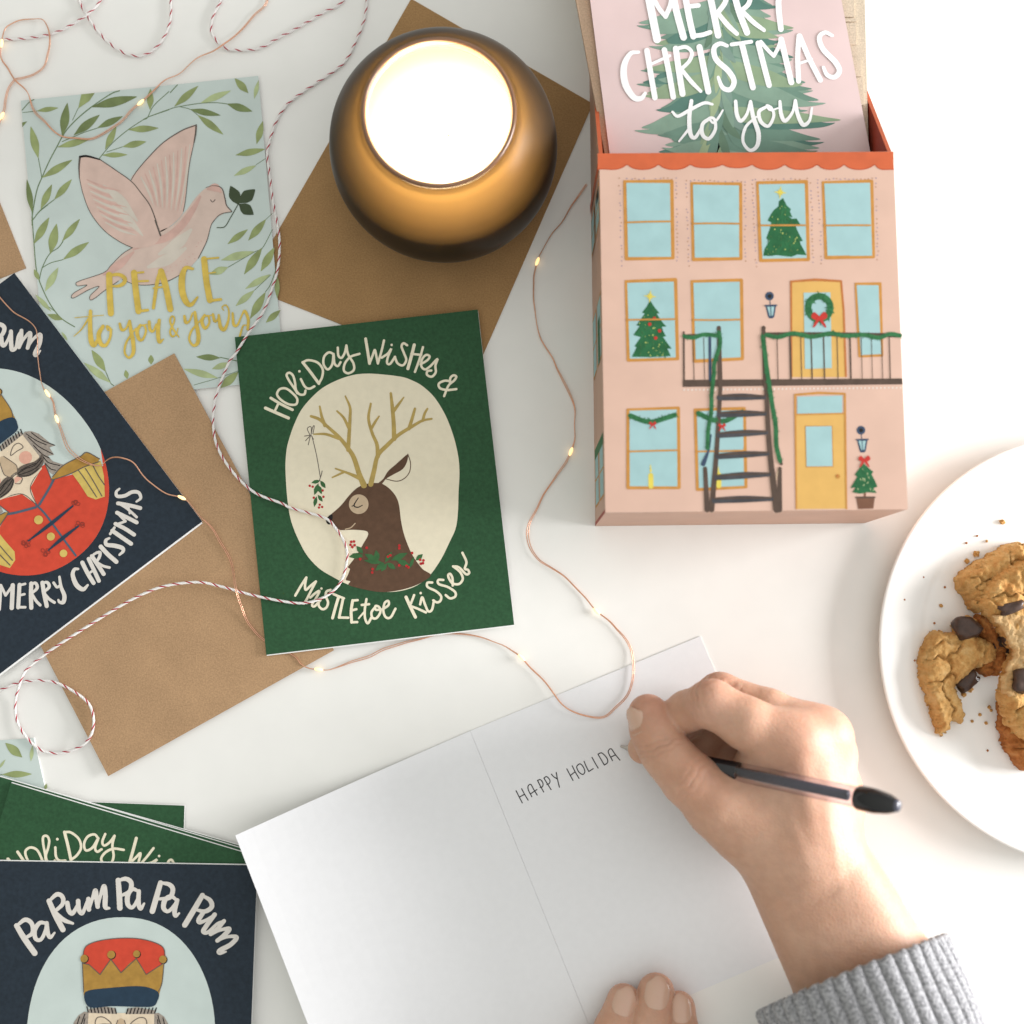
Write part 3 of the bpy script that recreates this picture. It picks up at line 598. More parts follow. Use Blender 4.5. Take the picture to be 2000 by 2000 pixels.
gcard((-24, 1510), (480.5, 1659.5), 1.29, 2.85, 'middle green card of the fan, its slim edge showing above the lettered one', edge_shift=(0.1, 0.22))
G4 = [(21.7, 1529), (494, 1670.5)]
r4, z4 = gcard(G4[0], G4[1], 1.29, 3.8, 'green card with its cream lettering half hidden by the navy card of the pile', edge_shift=(0.1, 0.25))
# the same printed design as the reindeer card, mapped onto this card
R0 = REIN['cs']; uvr = uvmap(R0)
dx, dy = G4[1][0]-G4[0][0], G4[1][1]-G4[0][1]
# fit through two lettering points seen on both cards
src = [uvr(*T2((340,430))[0]), uvr(*T2((925,235))[0])]; dst = [T(0,1620,3.864,[(378,85)])[0], T(0,1620,3.864,[(930,152)])[0]]
def simi(s, d):
    s0, s1 = complex(*[s[0][0]*482, ][:1] + [s[0][1]*620]), complex(s[1][0]*482, s[1][1]*620)
    d0, d1 = complex(*d[0]), complex(*d[1]); a = (d1-d0)/(s1-s0); b = d0-a*s0
    return lambda u, v: (lambda w: (w.real, w.imag))(a*complex(u*482, v*620)+b)
sm = simi(src, dst)
def f4(x, y, _): 
    X, Y = sm(*uvr(x, y)); return P(X, Y, z4)
A = Art(f4, z4+0.02); reindeer_design(A, r4, full=False)
for ch in list(r4.children):
    if ch.name.startswith('oval_panel'): bpy.data.objects.remove(ch)
r5, z5 = card(C2, 5.0, NAVY, 'navy nutcracker card lying on top of the pile in the near left corner', (0.15, 0.35), group='greeting cards in the near left pile')
nutcracker_design(uvart(C2, z5), r5)
INKF[0] = 1.22
# ================================================================== the house-shaped card box lying on its back
BZ = 65.0
PEACH = mat('box_peach_paper', C(226, 189, 170), 0.55, 0.05, 55, bump=0.03, spec=0.3)
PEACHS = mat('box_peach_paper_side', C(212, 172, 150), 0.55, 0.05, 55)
ORANGE = mat('box_orange_lining', C(214, 103, 60), 0.5, 0.08, 120, spec=0.35); REDOR = mat('box_lining_shaded', C(176, 66, 44), 0.55, 0.06, 120)  # second lining is a darker copy, shade of the inner walls put into colour
H1 = lambda *p: T(1100, 300, 2.76, p); H2 = lambda *p: T(1100, 600, 2.76, p); H0 = lambda *p: T(1100, 0, 2.76, p)
TLb, TRb, BRb, BLb = P(1170.5, 301, BZ), P(1744.5, 296, BZ), P(1773, 994.5, BZ), P(1182.5, 1001, BZ)
ext = P(1148, 118, 0).y-TLb.y          # how far the sides and back run on past the front panel
broot = empty('card_box', ((TLb.x+BRb.x)/2, (TLb.y+BRb.y)/2, 0), 'peach card box printed as a three-storey house, lying open on its back', 'box')
def prism(poly, z0f, z1f, m, name, parent):
    pass
def quadbox(a, b, c, d, th, mo, mi_, name):
    """panel a,b,c,d (outer face, ccw seen from outside) with thickness th inwards"""
    n = (Vector(b)-Vector(a)).cross(Vector(d)-Vector(a)).normalized()
    o = [Vector(p) for p in (a, b, c, d)]; i = [p-n*th*MM for p in o]
    mb = MB(); mb.add(o+i, [(0,1,2,3)], mo); mb.add(o+i, [(7,6,5,4)], mi_)
    mb.add(o+i, [(1,0,4,5),(2,1,5,6),(3,2,6,7),(0,3,7,4)], mi_ if name != 'front_panel' else mo)
    return mb.build(name, broot)
dn = lambda p, z=0: Vector((p.x, p.y, z*MM))
th = 1.6
front = quadbox(TLb, BLb, BRb, TRb, th, PEACH, REDOR, 'front_panel')
# foot end
ins = Vector((0, .00005, 0))
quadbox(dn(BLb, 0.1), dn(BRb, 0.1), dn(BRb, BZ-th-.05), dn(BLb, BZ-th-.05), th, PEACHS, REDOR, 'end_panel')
# side panels with a slanted mouth
def side(front_top, front_bot, sgn, name):
    a = Vector((front_top.x, front_top.y, 0)); b = Vector((front_bot.x, front_bot.y+th*MM+.0001, 0))
    nt = Vector((front_top.x, front_top.y+ext, 0))
    n = Vector((sgn, 0, 0)); zt = (BZ-th-.05)*MM
    outer = [b+Vector((0,0,.0001)), nt+Vector((0,0,.0001)), nt+Vector((0,0,6*MM)), a+Vector((0,0,zt)), b+Vector((0,0,zt))]
    inner = [p-n*th*MM for p in outer]
    mb = MB(); N = 5
    fo = tuple(range(N)) if sgn < 0 else tuple(range(N))[::-1]
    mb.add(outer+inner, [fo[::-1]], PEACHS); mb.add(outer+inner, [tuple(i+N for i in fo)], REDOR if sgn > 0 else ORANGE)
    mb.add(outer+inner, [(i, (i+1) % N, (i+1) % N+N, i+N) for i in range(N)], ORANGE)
    o = mb.build(name, broot); 
    bmx = bmesh.new(); bmx.from_mesh(o.data); bmesh.ops.recalc_face_normals(bmx, faces=bmx.faces); bmx.to_mesh(o.data); bmx.free()
    return o
sideL = side(TLb, BLb, -1, 'side_panel'); sideR = side(TRb, BRb, 1, 'side_panel')
bx0, bx1 = TLb.x+th*MM+.0002, TRb.x-th*MM-.0002
mb = MB(); y0, y1 = BLb.y+th*MM+.0003, TLb.y+ext
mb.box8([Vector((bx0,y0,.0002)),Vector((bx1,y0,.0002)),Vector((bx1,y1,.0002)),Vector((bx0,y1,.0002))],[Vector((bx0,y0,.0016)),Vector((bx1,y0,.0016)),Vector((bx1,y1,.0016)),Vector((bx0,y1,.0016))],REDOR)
mb.build('back_panel', broot)

# ---- prints on the front panel
A = Art(lambda x, y, _: P(x, y, BZ), BZ+0.02)
PANE = ink('print_window_blue', 170, 206, 208, 0.05, 120); OCH = ink('print_window_ochre', 205, 145, 72, 0.1, 200); AMB = ink('print_door_amber', 228, 182, 104, 0.05, 120)
RBR = ink('print_door_edge', 196, 122, 66); RAIL = ink('print_railing_brown', 92, 76, 66, 0.14, 250); TREAD = ink('print_tread_grey', 76, 76, 80, 0.2, 250)
GAR = ink('print_garland_green', 56, 118, 74, 0.2, 300); TREEG = ink('print_tree_green', 44, 106, 66, 0.2, 300); YEL = ink('print_candle_yellow', 232, 214, 96); BOW = ink('print_bow_red', 200, 60, 52)
LAN = ink('print_lantern_blue', 66, 82, 106, 0.2, 400); DOTW = ink('print_white_dot', 240, 232, 224); DOTP = ink('print_violet_dot', 150, 132, 158); DOTB = ink('print_brown_dot', 170, 120, 90); POT = ink('print_pot_brown', 126, 88, 68, 0.12, 300)
# orange scalloped eave
cus = [186, 345, 515, 685, 860, 1020, 1195, 1370, 1515, 1680, 1784]; pts = [(186, 826), (1780, 817)]
sc_ = []
for i in range(len(cus)-1):
    a, b = cus[i], cus[i+1]
    for t in np.linspace(0, 1, 9)[:-1]:
        e = 1-abs(2*t-1)**2.4
        if i == 0: e = max(e, .9 if t < .5 else 0)
        if i == len(cus)-2: e = max(e, 1.0 if t > .5 else 0)
        sc_.append((a+(b-a)*t, 888+(27 if i not in (3, 4) else 18)*e-2*t))
sc_.append((1782, 914))
mb = MB(); A.fill(mb, H0(*([(186, 827), (1780, 818)]+sc_[::-1])), ORANGE, 1, smooth=False)
A.stroke(mb, H0(*sc_), 1.6, ink('print_eave_outline', 196, 84, 46), 2); mb.build('eave_trim', broot)  # darker orange line along the scallops
def lerp(a, b, t): return (a[0]+(b[0]-a[0])*t, a[1]+(b[1]-a[1])*t)
def window(fn, q, div, name='window', extra=None, fr=7.0):
    mb = MB(); p = fn(*q); r = random.Random(int(q[0][0]*7+q[0][1]))
    A.fill(mb, p, OCH, 1, smooth=False)
    A.stroke(mb, [p[0], p[1], p[2], p[3], p[0]], [fr*.62, fr*1.0, fr*.9, fr*1.0, fr*.7], OCH, 1, smooth=False)
    cx = sum(a for a, b in p)/4; cy = sum(b for a, b in p)/4
    inn = [(a+(3.0 if a < cx else -3.0)+r.uniform(-.8, .8), b+(3.0 if b < cy else -2.5)+r.uniform(-.8, .8)) for a, b in p]
    w = mb.build(name, broot)
    mb = MB(); A.fill(mb, inn, PANE, 2, smooth=False); mb.build('pane', w)
    if div is not None:
        (x0, y0), (x1, y1) = fn((q[0][0]+8, div), (q[1][0]-8, div-3+r.uniform(-4, 4))); mb = MB(); A.stroke(mb, [(x0, y0), ((x0+x1)/2, (y0+y1)/2+r.uniform(-.7, .7)), (x1, y1)], 3.4, OCH, 5); mb.build('glazing_bar', w)
    return w
w1 = window(H1, [(330,150),(585,150),(592,562),(341,567)], 372); w2 = window(H1, [(692,160),(955,165),(958,566),(703,571)], 378)
w3 = window(H1, [(1047,156),(1310,152),(1322,571),(1065,576)], 388); w4 = window(H1, [(1400,155),(1662,150),(1672,556),(1418,561)], 388)
w5 = window(H1, [(338,688),(605,680),(617,1106),(352,1113)], 897); w6 = window(H1, [(693,688),(960,683),(966,1106),(708,1119)], 897)
w9 = window(H1, [(1575,700),(1710,700),(1720,1089),(1597,1093)], None, fr=4.5)
w7 = window(H2, [(348,552),(620,545),(625,972),(350,972)], 778); w8 = window(H2, [(710,552),(975,547),(985,968),(725,982)], 778)
def xtree(fn, pts, star, name, reds=False):
    mb = MB(); A.fill(mb, fn(*pts), TREEG, 3, smooth=False); r = random.Random(len(pts))
    q = fn(*pts); xs = [a for a, b in q]; ys = [b for a, b in q]
    def inside(x, y):
        c = False; n = len(q)
        for i in range(n):
            (xa, ya), (xb, yb) = q[i], q[(i+1) % n]
            if (ya > y) != (yb > y) and x < (xb-xa)*(y-ya)/(yb-ya)+xa: c = not c
        return c
    for k in range(150):
        x, y = r.uniform(min(xs), max(xs)), r.uniform(min(ys), max(ys))
        if inside(x, y) and inside(x-3, y) and inside(x+3, y):
            if k < 60: A.stroke(mb, [(x, y), (x+r.uniform(-6, 6), y+r.uniform(3, 9))], [2.5, .6], GAR if k % 2 else LGRN, 4)
            elif k < 108: A.dot(mb, x, y, r.uniform(.7, 1.7), ink('print_fairy_dot', 196, 210, 120), 6, 6)
            elif reds and k < 114: A.dot(mb, x, y, 3.6, BOW, 6, 10)
    t = mb.build(name, broot)
    mb = MB(); (sx, sy), = fn(star)
    for k in range(4):
        an = k*math.pi/4+.1; L = 12 if k % 2 == 0 else 7
        A.stroke(mb, [(sx-L*math.cos(an), sy-L*math.sin(an)), (sx, sy), (sx+L*math.cos(an), sy+L*math.sin(an))], [.6, 4.5, .6], YEL, 4)
    mb.build('star', t)
xtree(H1, [(1185,240),(1205,280),(1228,300),(1222,312),(1236,345),(1215,338),(1232,352),(1258,350),(1278,382),(1252,388),(1262,415),(1292,472),(1272,474),(1312,548),(1262,545),(1230,557),(1150,548),(1112,553),(1078,551),(1085,515),(1112,470),(1094,458),(1112,410),(1122,372),(1102,362),(1118,330),(1135,305),(1160,285),(1162,258)], (1170,210), 'christmas_tree')
xtree(H1, [(468,790),(490,825),(520,862),(503,862),(525,895),(542,918),(557,932),(532,934),(540,960),(555,985),(538,988),(560,1020),(585,1052),(562,1052),(580,1092),(470,1098),(370,1096),(395,1045),(384,1038),(418,990),(378,978),(412,930),(394,926),(420,890),(440,862),(424,858),(450,825)], (468,770), 'christmas_tree', True)
def garland(mb, fn, pts, w, layer=6, mt=None, seed=1):
    r = random.Random(seed); d = cr(fn(*pts), False, 2.6)
    A.stroke(mb, d[::3]+[d[-1]] if len(d) > 6 else d, w*.85, mt or GAR, layer)
    for i, (x, y) in enumerate(d):
        an = r.random()*6.28; L = w*r.uniform(.55, .85)
        A.stroke(mb, [(x, y), (x+L*math.cos(an), y+L*math.sin(an))], [w*.34, .5], (mt or GAR) if i % 3 else TREEG, layer+1)
def bow(mb, fn, x, y, s, layer=9):
    (a, b), = fn((x, y)); r = s
    for dx, dy in ((-1, -.45), (1, -.5)): A.fill(mb, [(a, b), (a+dx*r*.6, b+dy*r-.2*r), (a+dx*r, b+dy*r*.2), (a+dx*r*.5, b+.3*r)], BOW, layer)
    for dx in (-.7, .75): A.stroke(mb, [(a, b), (a+dx*r*.6, b+r*.7), (a+dx*r, b+r*1.15)], [r*.35, r*.35, r*.2], BOW, layer)
for fn, q, bx in ((H2, [(362,585),(430,612),(482,618),(540,602),(602,582)], (482,630)), (H2, [(728,572),(800,606),(860,615),(900,602),(955,568)], (856,640))):
    mb = MB(); garland(mb, fn, q, 11, 4, None, 3); bow(mb, fn, bx[0], bx[1], 8, 7); mb.build('window_garland', broot)
for fn, x, y0, y1 in ((H2, 472, 850, 965), (H2, 838, 860, 962)):
    mb = MB(); A.stroke(mb, fn((x, y1-58), (x+1, y1)), 10, YEL, 3); A.stroke(mb, fn((x-2, y0), (x, y0+35)), [1, 4], YEL, 3); mb.build('candle_print', broot)
# string lights round the top windows
mb = MB(); r = random.Random(11)
for q in ([(330,150),(585,150),(592,562),(341,567)],[(692,160),(955,165),(958,566),(703,571)],[(1047,156),(1310,152),(1322,571),(1065,576)],[(1400,155),(1662,150),(1672,556),(1418,561)]):
    L = [(q[0][0]-28, q[0][1]-18), (q[1][0]+25, q[1][1]-18)]
    path = [(q[3][0]-25, q[3][1]+35), (q[0][0]-28, q[0][1]-15), (q[1][0]+25, q[1][1]-15), (q[2][0]+25, q[2][1]+35)]
    for i in range(3):
        (xa, ya), (xb, yb) = path[i], path[i+1]; n = int(math.hypot(xb-xa, yb-ya)/21)
        for k in range(n):
            if r.random() < .18: continue
            x, y = xa+(xb-xa)*k/n+r.uniform(-4, 4), ya+(yb-ya)*k/n+r.uniform(-4, 4); (a, b), = H1((x, y))
            A.dot(mb, a, b, 1.25, DOTP if r.random() < .6 else DOTB, 1, 7)
mb.build('string_lights', broot)
mb = MB()
for i in range(56):
    x = 652+i*21.2; (a, b), = H2((x, 446-12*i/56)); A.dot(mb, a, b, 1.7, DOTW, 1, 8)
mb.build('string_lights', broot)
# doors
mb = MB(); A.fill(mb, H1((1228,690),(1498,686),(1522,1205),(1232,1205)), AMB, 1, smooth=False)
A.stroke(mb, H1((1232,1200),(1228,690),(1360,680),(1498,688),(1512,850),(1524,1200)), [3,4,5,4,4,4], RBR, 2, smooth=False); d1 = mb.build('door', broot)
mb = MB(); A.fill(mb, H1((1296,750),(1440,748),(1448,1156),(1303,1161)), PANE, 3, smooth=False); mb.build('pane', d1)
mb = MB(); A.fill(mb, H2((1252,580),(1522,574),(1527,1086),(1257,1088)), AMB, 1, smooth=False)
A.stroke(mb, H2((1257,1086),(1250,472),(1380,462),(1518,467),(1522,760),(1527,1086)), [3,4,4.5,4,4,3], OCH, 2, smooth=False); A.stroke(mb, H2((1252,579),(1521,573)), 3, OCH, 3); d2 = mb.build('door', broot)
mb = MB(); A.fill(mb, H2((1262,482),(1504,476),(1504,570),(1262,574)), PANE, 2, smooth=False); A.fill(mb, H2((1303,638),(1452,638),(1458,862),(1308,864)), OCH, 2, smooth=False); A.fill(mb, H2((1307,643),(1447,641),(1452,857),(1312,859)), PANE, 3, smooth=False); mb.build('pane', d2)
mb = MB(); A.dot(mb, *H2((1480,912))[0], 4.4, OCH, 3); A.dot(mb, *H2((1476,908))[0], 2.2, RBR, 4); mb.build('handle', d2)
# wreath
mb = MB(); cx, cy = 1380, 832
garland(mb, H1, [(cx+60*math.cos(a), cy+62*math.sin(a)) for a in np.linspace(0, 2*math.pi, 17)], 15, 5, None, 8); wr = mb.build('wreath', broot)
mb = MB(); bow(mb, H1, cx, cy+52, 16, 8); mb.build('bow', wr)
# lanterns
for fn, x, y in ((H1, 1112, 768), (H2, 1605, 663)):
    mb = MB(); A.dot(mb, *fn((x, y))[0], 8.6, LAN, 1, 16); A.dot(mb, *fn((x+1, y+1))[0], 4.2, BLACK, 2, 12); A.stroke(mb, fn((x+2,y+20),(x+4,y+50)), 1.6, LAN, 1)
    A.fill(mb, fn((x-22,y+52),(x+36,y+50),(x+26,y+112),(x+18,y+120),(x-2,y+120),(x-8,y+110)), LAN, 1, smooth=False)
    A.fill(mb, fn((x-13,y+58),(x+26,y+57),(x+18,y+106),(x+2,y+108)), PANE, 2, smooth=False); A.stroke(mb, fn((x+6,y+55),(x+9,y+110)), 1.6, LAN, 3); A.stroke(mb, fn((x-24,y+52),(x+38,y+50)), 3, LAN, 3); mb.build('lantern', broot)
# balcony
mb = MB()
A.fill(mb, H2((645,392),(1826,384),(1830,416),(645,430)), RAIL, 3, smooth=False)
A.stroke(mb, H2((648,153),(840,147)), 4.5, RAIL, 3); A.stroke(mb, H2((1078,147),(1400,146),(1816,152)), 8, RAIL, 3)
A.stroke(mb, H2((650,135),(651,415)), 3.6, RAIL, 4); A.stroke(mb, H2((839,115),(846,425)), [8,9.5], RAIL, 4); A.stroke(mb, H2((1079,115),(1090,425)), [7.5,9], RAIL, 4)
A.dot(mb, *H2((839,112))[0], 4.2, RAIL, 4); A.dot(mb, *H2((1080,112))[0], 4.2, RAIL, 4)
for x, w in ((700,1.6),(757,1.4),(790,5.5)): A.stroke(mb, H2((x,165),(x+(6 if x != 790 else 2),392)), w, RAIL if x != 790 else LAN, 3)
for x, w in ((1152,1.8),(1222,3.6),(1280,1.6),(1336,2.6),(1403,2.6),(1476,1.6),(1545,3.2),(1606,1.3),(1661,1.3),(1716,1.5),(1757,2.2)): A.stroke(mb, H2((x,155),(x+6,390)), w, RAIL, 4)
mb.build('balcony', broot)
mb = MB()
A.stroke(mb, H2((848,418),(828,760),(800,1092)), [7.5,9,10.5], RAIL, 5); A.stroke(mb, H2((1092,418),(1112,760),(1150,1092)), [8,10,13], RAIL, 5)
A.stroke(mb, H2((765,870),(776,1092)), [8,10.5], RAIL, 5); A.stroke(mb, H2((1168,870),(1165,1092)), [7,11], RAIL, 5); A.stroke(mb, H2((795,690),(785,765),(755,845)), [4,4,9], LAN, 5); A.stroke(mb, H2((1150,720),(1175,845)), [3,6], RAIL, 5)
A.stroke(mb, H2((1118,780),(1150,1000)), 3, RAIL, 5); A.stroke(mb, H2((1160,870),(1130,1000)), 2, TAN, 4)
for x0, y0, x1, y1 in ((842,488,1082,486),(842,580,1086,574),(840,690,1094,676),(834,805,1100,790),(828,918,1108,902),(815,1042,1122,1034)):
    A.stroke(mb, H2((x0,y0),((x0+x1)/2,(y0+y1)/2-3),(x1,y1)), [11,13,8], TREAD, 6); A.stroke(mb, H2((x0,y0-11),(x1,y1-6)), 3.2, RAIL, 7)
mb.build('staircase', broot)
mb = MB()
garland(mb, H2, [(652,157),(700,165),(760,148),(835,155)], 9, 6, None, 21); garland(mb, H2, [(838,135),(845,200),(815,300),(812,360),(800,470),(798,560),(782,660),(778,760)], 9, 8, None, 22)
garland(mb, H2, [(1095,150),(1160,162),(1240,142),(1340,160),(1440,142),(1520,155),(1620,150),(1700,165),(1760,145),(1814,154)], 9.5, 6, None, 23); garland(mb, H2, [(1075,160),(1085,230),(1095,320),(1112,430),(1128,540),(1145,640),(1148,740),(1168,830)], 10, 8, None, 24)
mb.build('railing_garland', broot)
# potted tree by the door
mb = MB(); A.stroke(mb, H2((1625,985),(1627,1030)), 4, POT, 1); A.fill(mb, H2((1578,1020),(1680,1020),(1672,1086),(1590,1088)), POT, 2, smooth=False); A.stroke(mb, H2((1578,1026),(1680,1026)), 3, RAIL, 3)
A.fill(mb, H2((1615,840),(1640,862),(1672,888),(1662,900),(1680,935),(1694,968),(1672,976),(1690,1002),(1640,998),(1600,1006),(1558,998),(1576,972),(1548,976),(1572,935),(1585,915),(1572,902),(1595,870)), TREEG, 3, smooth=False)
rr = random.Random(2)
for k in range(36):
    t = rr.random(); x = 1622+rr.uniform(-1, 1)*(14+46*t); y = 870+t*120; A.stroke(mb, H2((x,y),(x+rr.uniform(-8,8),y+rr.uniform(5,14))), [2.2,.6], OLVL if k % 3 == 0 else GAR, 4)
bow(mb, H2, 1623, 822, 12, 6); mb.build('potted_tree', broot)
# ---- prints on the long side facing the candle
xs = TLb.x; SA = MB()
def sidequad(ya, yb, za, zb, m, layer, mbs):
    f = lambda py: P(1170.5+(py-301)*(12/700), py, BZ).y
    t = lambda py: (py-301)/700.0
    X = lambda py: TLb.x+(BLb.x-TLb.x)*t(py)-layer*LAYER
    mbs.add([(X(ya), f(ya), za*MM), (X(yb), f(yb), za*MM), (X(yb), f(yb), zb*MM), (X(ya), f(ya), zb*MM)], [(3,2,1,0)], m)
for ya, yb in ((345,425),(560,690),(850,965)):
    for za, zb in ((6,30),(35,60)):
        mb = MB(); sidequad(ya, yb, za, zb, OCH, 1, mb); sidequad(ya+5, (ya+yb)/2-2, za+2, zb-2, PANE, 2, mb); sidequad((ya+yb)/2+2, yb-5, za+2, zb-2, PANE, 2, mb); mb.build('window', broot)
for nm_, q_ in (('christmas_tree', (600,690,40,52,TREEG)), ('window_garland', (840,862,6,60,GAR)), ('lantern', (350,372,44,56,BLACK))):
    mb = MB(); sidequad(*q_, 3, mb); mb.build(nm_, broot)
mb = MB(); sidequad(301, 322, 0.5, BZ-th, ORANGE, 1, mb); mb.build('eave_trim', broot)

# ================================================================== what the box holds
KR3 = kraft('kraft_lit_in_box', 220, 204, 182)  # kraft paled in its colour to look strongly lit from the window
def block(cs, z0, z1, m, name='x'):
    q = [P(x, y, z1) for x, y in cs][::-1]
    mb = MB(); lo = [Vector((p.x, p.y, z0*MM)) for p in q]; hi = [Vector((p.x, p.y, z1*MM)) for p in q]
    mb.box8(lo, hi, m); return mb
specs = [(1180, 1738, 345, 300, 0.0), (1190, 1739, 345, 290, 0.2), (1186, 1738, 335, 280, -0.2), (1196, 1740, 340, 262, 0.2), (1190, 1739, 335, 205, -0.2), (1200, 1741, 345, 158, 0.2), (1196, 1740, 340, 110, -0.2), (1202, 1742, 350, 300, 0.15)]
words = ['lowest', 'second', 'third', 'fourth', 'fifth', 'sixth', 'seventh', 'topmost']
z = 1.8
IB = 1.6
for i, (xa, xb, yb_, yt, rot) in enumerate(specs):
    h = 4.3; z1 = z+h
    # lengthwise rectangle ~110 x 146 mm, right edge at the wall of the box, slightly turned
    right = P(xb, 150, z1).x; right = min(right, TRb.x-(th+0.8)*MM); left = right-0.1105
    left = max(left, TLb.x+(th+0.6)*MM)
    ylo = P(xb, yb_, z1).y; yhi = ylo+0.148
    cx, cy = (left+right)/2, (ylo+yhi)/2; a = math.radians(rot*.35)
    R = lambda x, y: Vector((cx+(x-cx)*math.cos(a)-(y-cy)*math.sin(a), cy+(x-cx)*math.sin(a)+(y-cy)*math.cos(a), 0))
    q = [R(left, ylo), R(right, ylo), R(right, yhi), R(left, yhi)]
    root = empty('envelope', (cx, cy, z*MM), 'kraft envelope, %s from the bottom of the stack inside the open box' % words[i] if i not in (0, 7) else ('kraft envelope, lowest of the stack inside the open box' if i == 0 else 'kraft envelope, topmost of the stack beside the pink cards in the box'), 'envelope', 'kraft envelopes stacked in the house box')
    mb = MB()
    for k in range(3):     # three folded layers of paper
        za, zb = (z+k*h/3)*MM, (z+(k+1)*h/3-.25)*MM; sh = Vector(((0.0, -.0004, .0002)[k], (0.0003, 0, -.0004)[k], 0))
        mb.box8([p+sh+Vector((0,0,za)) for p in q], [p+sh+Vector((0,0,zb)) for p in q], KR3)
    mb.build('body', root)
    # flap: a flat triangle-less strip folded over the top face
    mb = MB(); fy = max(P(xb, yt, z1).y, ylo+.012); zz = (z1-.2)*MM
    mb.box8([R(left+.001, ylo+.0008)+Vector((0,0,zz)), R(right-.001, ylo+.0008)+Vector((0,0,zz)), R(right-.004, fy)+Vector((0,0,zz)), R(left+.004, fy)+Vector((0,0,zz))],
            [p+Vector((0,0,.0006)) for p in [R(left+.001, ylo+.0008)+Vector((0,0,zz)), R(right-.001, ylo+.0008)+Vector((0,0,zz)), R(right-.004, fy)+Vector((0,0,zz)), R(left+.004, fy)+Vector((0,0,zz))]], KR3)
    mb.build('flap', root)
    if i == 7:      # the folded-over flaps that show beside the pink cards
        for k_, (ya_, yb2, inset) in enumerate(((206, 152, 1.5), (150, 112, 2.2), (88, 46, 4.0), (43, 37, 3.6), (34, -120, 4.6))):
            p0 = P(1700, ya_, z1); p1_ = P(1700, yb2, z1); xr = right-inset*MM; mb = MB(); za, zb = (z1-.15)*MM, (z1+.35+.08*k_)*MM
            qq = [Vector((xr-.045, p0.y, 0)), Vector((xr, p0.y, 0)), Vector((xr, p1_.y, 0)), Vector((xr-.045, p1_.y, 0))]
            mb.box8([v+Vector((0, 0, za)) for v in qq], [v+Vector((0, 0, zb)) for v in qq], KR3); mb.build('flap', root)
    z = z1+.1
PINK = mat('print_pink_wash', C(234, 208, 206), 0.6, 0.07, 25, bump=0.03); PINKE = mat('card_edge_tan', C(168, 112, 96), 0.7, 0.1, 300)
PZ = z+4.6
def pinkcard(cs, z0, z1, label):
    q = [P(x, y, z1) for x, y in cs][::-1]; cen = sum(q, Vector())/4
    root = empty('greeting_card', (cen.x, cen.y, z0*MM), label, 'greeting card', None)
    for nm, a, b, m in (('back_cover', z0, z0+(z1-z0)*.42, CARDWHITE), ('front_cover', z0+(z1-z0)*.55, z1, PINK)):
        mb = MB(); lo = [Vector((p.x, p.y, a*MM)) for p in q]; hi = [Vector((p.x, p.y, b*MM)) for p in q]
        mb.add(lo+hi, [(4,5,6,7)], m); mb.add(lo+hi, [(3,2,1,0),(0,1,5,4),(1,2,6,5),(2,3,7,6),(3,0,4,7)], PINKE); mb.build(nm, root)
    return root
dL = (1190.6-1152.5, 299.0); nL = math.hypot(*dL)
def ext_(p, q, t): return (p[0]+(q[0]-p[0])*t, p[1]+(q[1]-p[1])*t)
tl, bl = (1152.5, 0), (1190.6, 299); tr, br = (1643.5, 0), (1699.6, 295)
fc_ = [ext_(tl, bl, -.95), ext_(tr, br, -.95), ext_(tr, br, 1.16), ext_(tl, bl, 1.16)]
bk = [(x-27+(y/299.0)*18, y+3) for x, y in fc_]; bk2 = [(x-15+(y/299.0)*9, y+5) for x, y in fc_]
TANK = kraft('tan_envelope_in_box', 206, 176, 150)
q = [P(x, y, z+2.8) for x, y in bk][::-1]; cen = sum(q, Vector())/4
er = empty('envelope', (cen.x, cen.y, (z+.1)*MM), 'tan envelope right behind the front pink card, a narrow strip showing along its left edge', 'envelope')
for nm_, za, zb in (('back_panel', z+.5, z+1.5), ('front_panel', z+1.7, z+2.8)):
    mb = MB(); mb.box8([Vector((p.x, p.y, za*MM)) for p in q], [Vector((p.x, p.y, zb*MM)) for p in q], TANK); mb.build(nm_, er)
proot = pinkcard(fc_, z+3.0, PZ, 'pink card in the box with a brushed green fir tree and white lettering')
A = Art(lambda x, y, _: P(x, y, PZ), PZ+0.02); T4 = lambda *p: T(1200, 0, 4.025, p)
TG = [ink('print_fir_%d' % i, *c, 0.1, 120) for i, c in enumerate(((96,134,122),(118,150,134),(140,168,150),(150,172,140),(168,186,148),(110,138,116),(132,158,146)))]
for i, n_ in enumerate(('deep', 'blue', 'pale', 'soft', 'lime', 'dull', 'grey')): TG[i].name = 'print_fir_'+n_
mb = MB(); r = random.Random(4)
tipsL = [(330,-330),(300,-240),(260,-140),(270,-40),(195,182),(260,215),(320,345),(360,300),(240,545),(225,650),(260,735),(365,855),(330,600),(215,1005),(385,1052),(430,1085),(400,1140),(350,1195)]
tipsR = [(1080,-330),(1130,-240),(1170,-130),(1200,-60),(1240,45),(1230,130),(1408,222),(1285,295),(1260,350),(1408,452),(1390,530),(1500,650),(1552,700),(1605,788),(1460,860),(1778,945),(1618,1095),(1610,1165),(1490,1190)]
allt = [(t, 0) for t in tipsL]+[(t, 1) for t in tipsR]; allt.sort(key=lambda q: -q[0][1])
